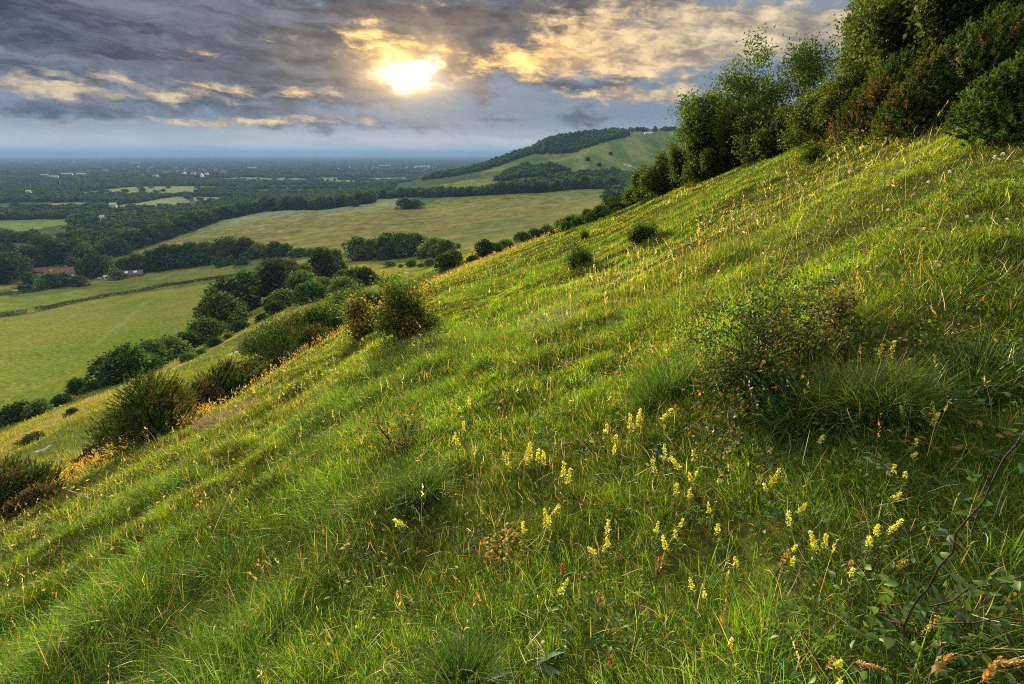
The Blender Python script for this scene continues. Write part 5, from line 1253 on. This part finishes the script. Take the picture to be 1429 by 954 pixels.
rs_ = random.Random(31)
GREENISH = [(0, 0, .55)]
for i in range(20):
    px, py = rs_.gauss(900, 200), rs_.gauss(650, 90)
    if not (560 < px < 1320 and 540 < py < 900): continue
    bedstraw(px, py, [(0, 0, rs_.uniform(.4, .75))] + ([(rs_.uniform(-7, 7), rs_.uniform(5, 14), .45)] if rs_.random() < .4 else []), 600 + i, 'slender little bedstraw spike scattered among the taller yellow ones')
def small_flower(name, petals, R, col, centre, hgt, seed, dome=False):
    rng = np.random.default_rng(seed); e = empty(name, (0, 0, 0), None, None)
    V, Fq = tubes([((0, 0, -.01), (.004, 0, hgt * .5), .0016, .0014), ((.004, 0, hgt * .5), (0, 0, hgt), .0014, .001)], 5); link('stem', mesh_np('stem', V, Fq, STEMM, np.tile([[.09, .13, .03]], (len(V), 1))), e)
    n = petals
    if dome: P = unit(rng.normal(size=(n, 3)) + np.array([0, 0, .4])) * R * .35; ax = P
    else: a = np.arange(n) * 2 * PI / n; ax = np.stack([np.cos(a), np.sin(a), np.full(n, .35)], 1); P = np.zeros((n, 3))
    V, Fq, C = leaves(P + np.array([0, 0, hgt]), ax, R, .55, pick_cols(n, [col], [1], rng, .08), rng, upbias=2); link('petals', mesh_np('petals', V, Fq, PETAL, C), e)
    return e
def strew(proto, spots, labels, cat, group):
    for i, (px, py) in enumerate(spots):
        h = hit(px, py)
        if not h: continue
        o = proto if i == 0 else copy_tree(proto)
        o.location = h; r = math.hypot(h[0], h[1]); s = min(1.5, max(.4, r / 6)); o.scale = (s, s, s * random.uniform(.8, 1.15)); o.rotation_euler = (random.uniform(-.25, .25), random.uniform(-.25, .25), random.uniform(0, 6.28))
        tag(o, labels, cat, group)
YEL = [(383, 655), (292, 805), (325, 648), (148, 808), (62, 828), (66, 852), (355, 786), (189, 776), (163, 786), (55, 778), (8, 762), (226, 752), (108, 706), (112, 708), (250, 604), (254, 602), (346, 680), (342, 690), (276, 712), (228, 728), (63, 888), (154, 922), (40, 902), (395, 672), (520, 640), (410, 560), (448, 600), (478, 575), (1000, 575), (1172, 395), (1210, 410), (1258, 402), (835, 845), (638, 690), (180, 705), (130, 690), (96, 722), (18, 790)]
WHI = [(1128, 288), (1118, 272), (1085, 252), (1093, 265), (1163, 272), (1376, 240), (1393, 232), (1425, 254), (1322, 262), (1335, 203), (1298, 262), (1254, 330), (1276, 352), (1240, 300), (1202, 262), (1180, 258), (1225, 265), (700, 575), (1010, 340), (980, 330), (1345, 318), (68, 795), (79, 690), (463, 915), (305, 765), (304, 566), (298, 573), (222, 590), (335, 585), (340, 592), (752, 895), (785, 902), (645, 885), (1060, 375), (760, 560), (1160, 405), (1350, 398), (1392, 322), (716, 462), (742, 455), (768, 450)]
strew(small_flower('yellow_flower', 16, .018, (.78, .58, .05), None, .22, 1), YEL, 'small yellow hawkbit flower dotted low in the grass of the slope', 'flower', 'small yellow flowers')
strew(small_flower('white_flower', 26, .013, (.74, .72, .72), None, .15, 2, True), WHI, 'small whitish round flower head standing in the grass', 'flower', 'small white flowers')

# silvery herb patch, rusty dock spikes, broad leaves
def herb(px, py, n, L, asp, pal, H, R, seed, name, label, cat='herb', group=None, up=.3):
    rng = np.random.default_rng(seed); h = hit(px, py); a = rng.uniform(0, 6.28, n); rr = np.sqrt(rng.random(n)) * R
    x, y = np.cos(a) * rr, np.sin(a) * rr; z = ground(x + h[0], y + h[1]) - h[2] + rng.random(n) * H
    V, Fq, C = ovals(np.stack([x, y, z], 1), np.stack([np.cos(a), np.sin(a), np.full(n, up)], 1) + rng.normal(size=(n, 3)) * .5, L * rng.uniform(.6, 1.3, n), asp, pick_cols(n, *pal, rng), rng)
    e = empty(name, h, label, cat, group); link('leaves', mesh_np('leaves', V, Fq, LEAF, C), e)
    k = rng.choice(n, min(n, 30), replace=False); tp = np.stack([x, y, z], 1)[k]; rt = np.stack([x * .3, y * .3, ground(x * .3 + h[0], y * .3 + h[1]) - h[2] - .02], 1)[k]
    Vs, Fs = tubes([(p, q, .0012, .0008) for p, q in zip(rt, tp)], 4); link('stem', mesh_np('stem', Vs, Fs, STEMM, np.tile([[.08, .11, .03]], (len(Vs), 1))), e); return e
SILV = ([(.22, .26, .19), (.16, .21, .12), (.30, .33, .27)], [2, 2, 1]); BROAD = ([(.05, .10, .025), (.08, .13, .03), (.06, .11, .05)], [2, 2, 1]); BLUE = ([(.06, .11, .075), (.08, .13, .09)], [1, 1])
herb(768, 470, 700, .034, .3, SILV, .28, .34, 1, 'silver_herb', 'silvery grey leaved herb patch in the middle of the slope')
herb(600, 492, 240, .032, .3, SILV, .30, .30, 2, 'silver_herb', 'pale flowering herb in the shade of the hawthorn bush')
herb(1122, 338, 260, .026, .3, SILV, .25, .35, 3, 'silver_herb', 'whitish herb patch high on the bright slope')
herb(736, 918, 5, .11, .26, BLUE, .03, .05, 4, 'broad_leaved_herb', 'blue green strap leaves near the bottom edge', up=.9)
herb(1046, 628, 14, .06, .45, BLUE, .06, .1, 5, 'broad_leaved_herb', 'blue green broad leaves in front of the rose bush')
herb(600, 690, 5, .09, .3, BLUE, .05, .08, 6, 'broad_leaved_herb', 'blue green leaves in the tussock below the seedling')
herb(815, 865, 40, .035, .6, BROAD, .07, .12, 7, 'broad_leaved_herb', 'small round leaved herb below the rusty dock')
herb(1205, 905, 150, .026, .5, BROAD, .12, .20, 8, 'broad_leaved_herb', 'leafy herb clump under the bramble')
herb(1330, 905, 130, .028, .6, BROAD, .12, .22, 9, 'broad_leaved_herb', 'rounded leaves under the bramble near the corner')
OLEAF = ([(.34, .17, .04), (.26, .18, .04), (.18, .17, .03)], [2, 2, 2])
for i, (px, py, R, lab) in enumerate([(692, 502, .26, 'orange leaved ground herb in the middle of the slope'), (878, 515, .24, 'orange leaved ground herb left of the rose bush'), (935, 500, .22, 'orange tinged ground herb touching the rose bush'), (1000, 545, .16, 'yellow leaved ground herb under the rose bush'), (455, 610, .22, 'orange leaved ground herb left of the seedling'), (780, 480, .2, 'rusty ground herb just below the silvery patch'), (702, 762, .10, 'small orange leaved herb under the leaning bedstraw')]):
    herb(px, py, 150, .024, .6, OLEAF, .14, R, 40 + i, 'ground_herb', lab, 'herb', 'orange leaved herbs')
RUST = ([(.34, .10, .05), (.40, .18, .07), (.26, .10, .05)], [2, 2, 1])
def dock(px, py, hpx, seed, label, pal=RUST):
    rng = np.random.default_rng(seed); h = hit(px, py + hpx); d = h[1] * CP - h[2] * SP; H = hpx * d / F * 1.05
    e = empty('dock_spike', h, label, 'plant', 'rusty seed spikes'); top = np.array([rng.normal() * .02, rng.normal() * .02, H])
    V, Fq = tubes([((0, 0, -.01), top * .5, .0022, .0018), (top * .5, top, .0018, .0008)], 5); link('stem', mesh_np('stem', V, Fq, DARKBARK), e)
    n = 90; t = rng.random(n) ** .8; P = top * (.5 + .5 * t)[:, None] + rng.normal(size=(n, 3)) * .0035 * d / 2; V, Fq, C = leaves(P, rng.normal(size=(n, 3)) + np.array([0, 0, .5]), .0085 * d / 2, .7, pick_cols(n, *pal, rng), rng)
    link('seed_head', mesh_np('seed_head', V, Fq, PETAL, C), e)
ORA = ([(.50, .27, .06), (.56, .36, .10), (.40, .20, .06)], [2, 2, 1])
for i, (px, py, hp, lab, pal) in enumerate([(831, 805, 40, 'red seed spike left of the bright bedstraw', RUST), (861, 882, 40, 'reddish seed spike near the bottom middle', RUST), (917, 755, 45, 'rusty seed spike under the bright bedstraw', RUST), (1078, 735, 70, 'tall orange seed spike on the lower right', ORA), (1152, 890, 50, 'orange seed spike at the bottom behind the pale bedstraw', ORA), (1262, 828, 80, 'orange seed head crossing the bramble stem', ORA), (1176, 768, 40, 'short orange spike beside the round headed bedstraw', ORA), (788, 770, 30, 'small rusty spike beside the lone bedstraw', RUST), (1235, 758, 40, 'orange spike under the pointed bedstraw', ORA)]):
    dock(px, py, hp, 500 + i, lab, pal)
def feather(px, py, px2, py2, seed, label):
    """a thick ripe grass ear lying across the picture corner"""
    rng = np.random.default_rng(seed); a = hit(px, py); d = a[1] * CP - a[2] * SP
    A = np.array(ray(px, py)) * d * .93; B = np.array(ray(px2, py2)) * d * .93; base = np.array(a)
    e = empty('ripe_grass_ear', a, label, 'grass ear', 'ripe orange grass ears'); A -= base; B -= base
    D = unit(B - A); n = 150; t = rng.random(n); P = A + (B - A) * t[:, None]; V, Fq, C = leaves(P, D + rng.normal(size=(n, 3)) * .35, .012 * (1.2 - .5 * t), .35, pick_cols(n, *ORA, rng), rng); link('ear', mesh_np('ear', V, Fq, PETAL, C), e)
    root = np.array([A[0] * .6, A[1] * .6 + .02, -.01]); V, Fq = tubes([(root, A, .0014, .0012), (A, B, .0012, .0007)], 5); link('stalk', mesh_np('stalk', V, Fq, STEMM, np.tile([[.36, .27, .09]], (len(V), 1))), e)
for i, q in enumerate([(1372, 950, 1395, 918, 'orange grass ear leaning up at the bottom right corner'), (1395, 926, 1429, 922, 'thick ripe grass ear lying along the bottom right edge'), (1305, 936, 1326, 914, 'ripe grass ear at the bottom, left of the corner pair'), (1192, 924, 1235, 934, 'ripe grass ear lying flat at the bottom edge'), (1228, 838, 1268, 890, 'drooping ripe grass ear under the bramble stem')]): feather(*q[:4], 520 + i, q[4])

# bramble: dark arching canes with broad leaves, close to the camera
def bramble():
    rng = np.random.default_rng(9); h = hit(1275, 872); e = empty('bramble', h, 'dark bramble canes with broad green leaves arching over the corner grass', 'bramble')
    base = np.array(h)
    def P(px, py, d): return np.array(ray(px, py)) * d - base
    canes = [[(1262, 888, 1.12), (1272, 850, 1.10), (1295, 822, 1.06), (1330, 770, 1.02), (1352, 722, .99), (1385, 672, .96), (1418, 620, .94), (1450, 570, .93)], [(1290, 862, 1.14), (1330, 838, 1.08), (1372, 818, 1.04), (1430, 802, 1.0)], [(1305, 871, 1.12), (1360, 869, 1.06), (1440, 868, 1.0)], [(1210, 856, 1.2), (1245, 868, 1.16), (1275, 880, 1.12)], [(1362, 702, 1.03), (1355, 745, 1.02)]]
    lp, ld = [], []
    for ci, c in enumerate(canes):
        pts = [P(*q) for q in c]; segs = []
        for i, (a, b) in enumerate(zip(pts[:-1], pts[1:])):
            m = (a + b) / 2 + rng.normal(size=3) * .006; r = .0025 if ci == 0 else .0017; k = 1 - .5 * i / len(pts); k2 = 1 - .5 * (i + 1) / len(pts)
            segs += [(a, m, r * k, r * (k + k2) / 2), (m, b, r * (k + k2) / 2, r * k2)]
            d = unit(b - a)
            for j in range(8):                                     # prickles
                q = a + (b - a) * rng.random(); nv = unit(np.cross(d, rng.normal(size=3))); segs.append((q, q + nv * .006 - d * .002, .0010, .0002))
            for j in range(1 if ci == 0 else 4):
                lp.append(a + (b - a) * rng.random()); ld.append(unit(np.cross(d, rng.normal(size=3)) + np.array([0, 0, .2])))
        V, Fq = tubes(segs, 6); link('cane', mesh_np('cane', V, Fq, CANE), e)
    lp, ld = np.array(lp), np.array(ld); Ps, Ds, Ss = [], [], []
    for p, d in zip(lp, ld):                                        # three leaflets on a short stalk
        s_ = unit(np.cross(d, (0, 0, 1))); tip = p + d * .022
        for dd, L in ((d, .034), (d * .35 + s_, .027), (d * .35 - s_, .027)): Ps.append(tip); Ds.append(dd); Ss.append(L * rng.uniform(.6, 1.1))
    n = len(Ps); V, Fq, C = ovals(np.array(Ps), np.array(Ds), np.array(Ss), .68, pick_cols(n, [(.035, .075, .022), (.055, .105, .02), (.045, .070, .030)], [2, 2, 1], rng), rng)
    link('leaves', mesh_np('leaves', V, Fq, LEAF, C), e)
CANE = flat_mat('bramble_cane', (.034, .017, .011), .7, .3, 30)
bramble()
# bare straw coloured patch of cut litter and two dead stalks
def litter(px, py, R, n, seed, label):
    rng = np.random.default_rng(seed); h = hit(px, py); a = rng.uniform(0, 6.28, n); rr = np.sqrt(rng.random(n)); x, y = np.cos(a) * rr * R * .8, np.sin(a) * rr * R; y2 = y
    z = ground(x + h[0], y2 + h[1]) - h[2] + .10 + rng.random(n) * .10
    az = rng.uniform(0, 6.28, n); s = blades(np.stack([x, y2, z], 1), .22 * rng.uniform(.5, 1.3, n), .012 * rng.uniform(.6, 1.3, n), az, rng.uniform(1.2, 1.6, n), rng.uniform(1.3, 1.8, n), pick_cols(n, [(.26, .15, .08), (.36, .26, .15), (.18, .11, .07)], [2, 2, 1], rng), rng, 2)
    o = link('dead_litter', mesh_np('dead_litter', s[0], s[1], GRASSM, s[3], sizes=s[2]), None, h); tag(o, label, 'litter')
litter(322, 590, .75, 900, 3, 'brown patch of dead grass litter beside the rusty gorse')
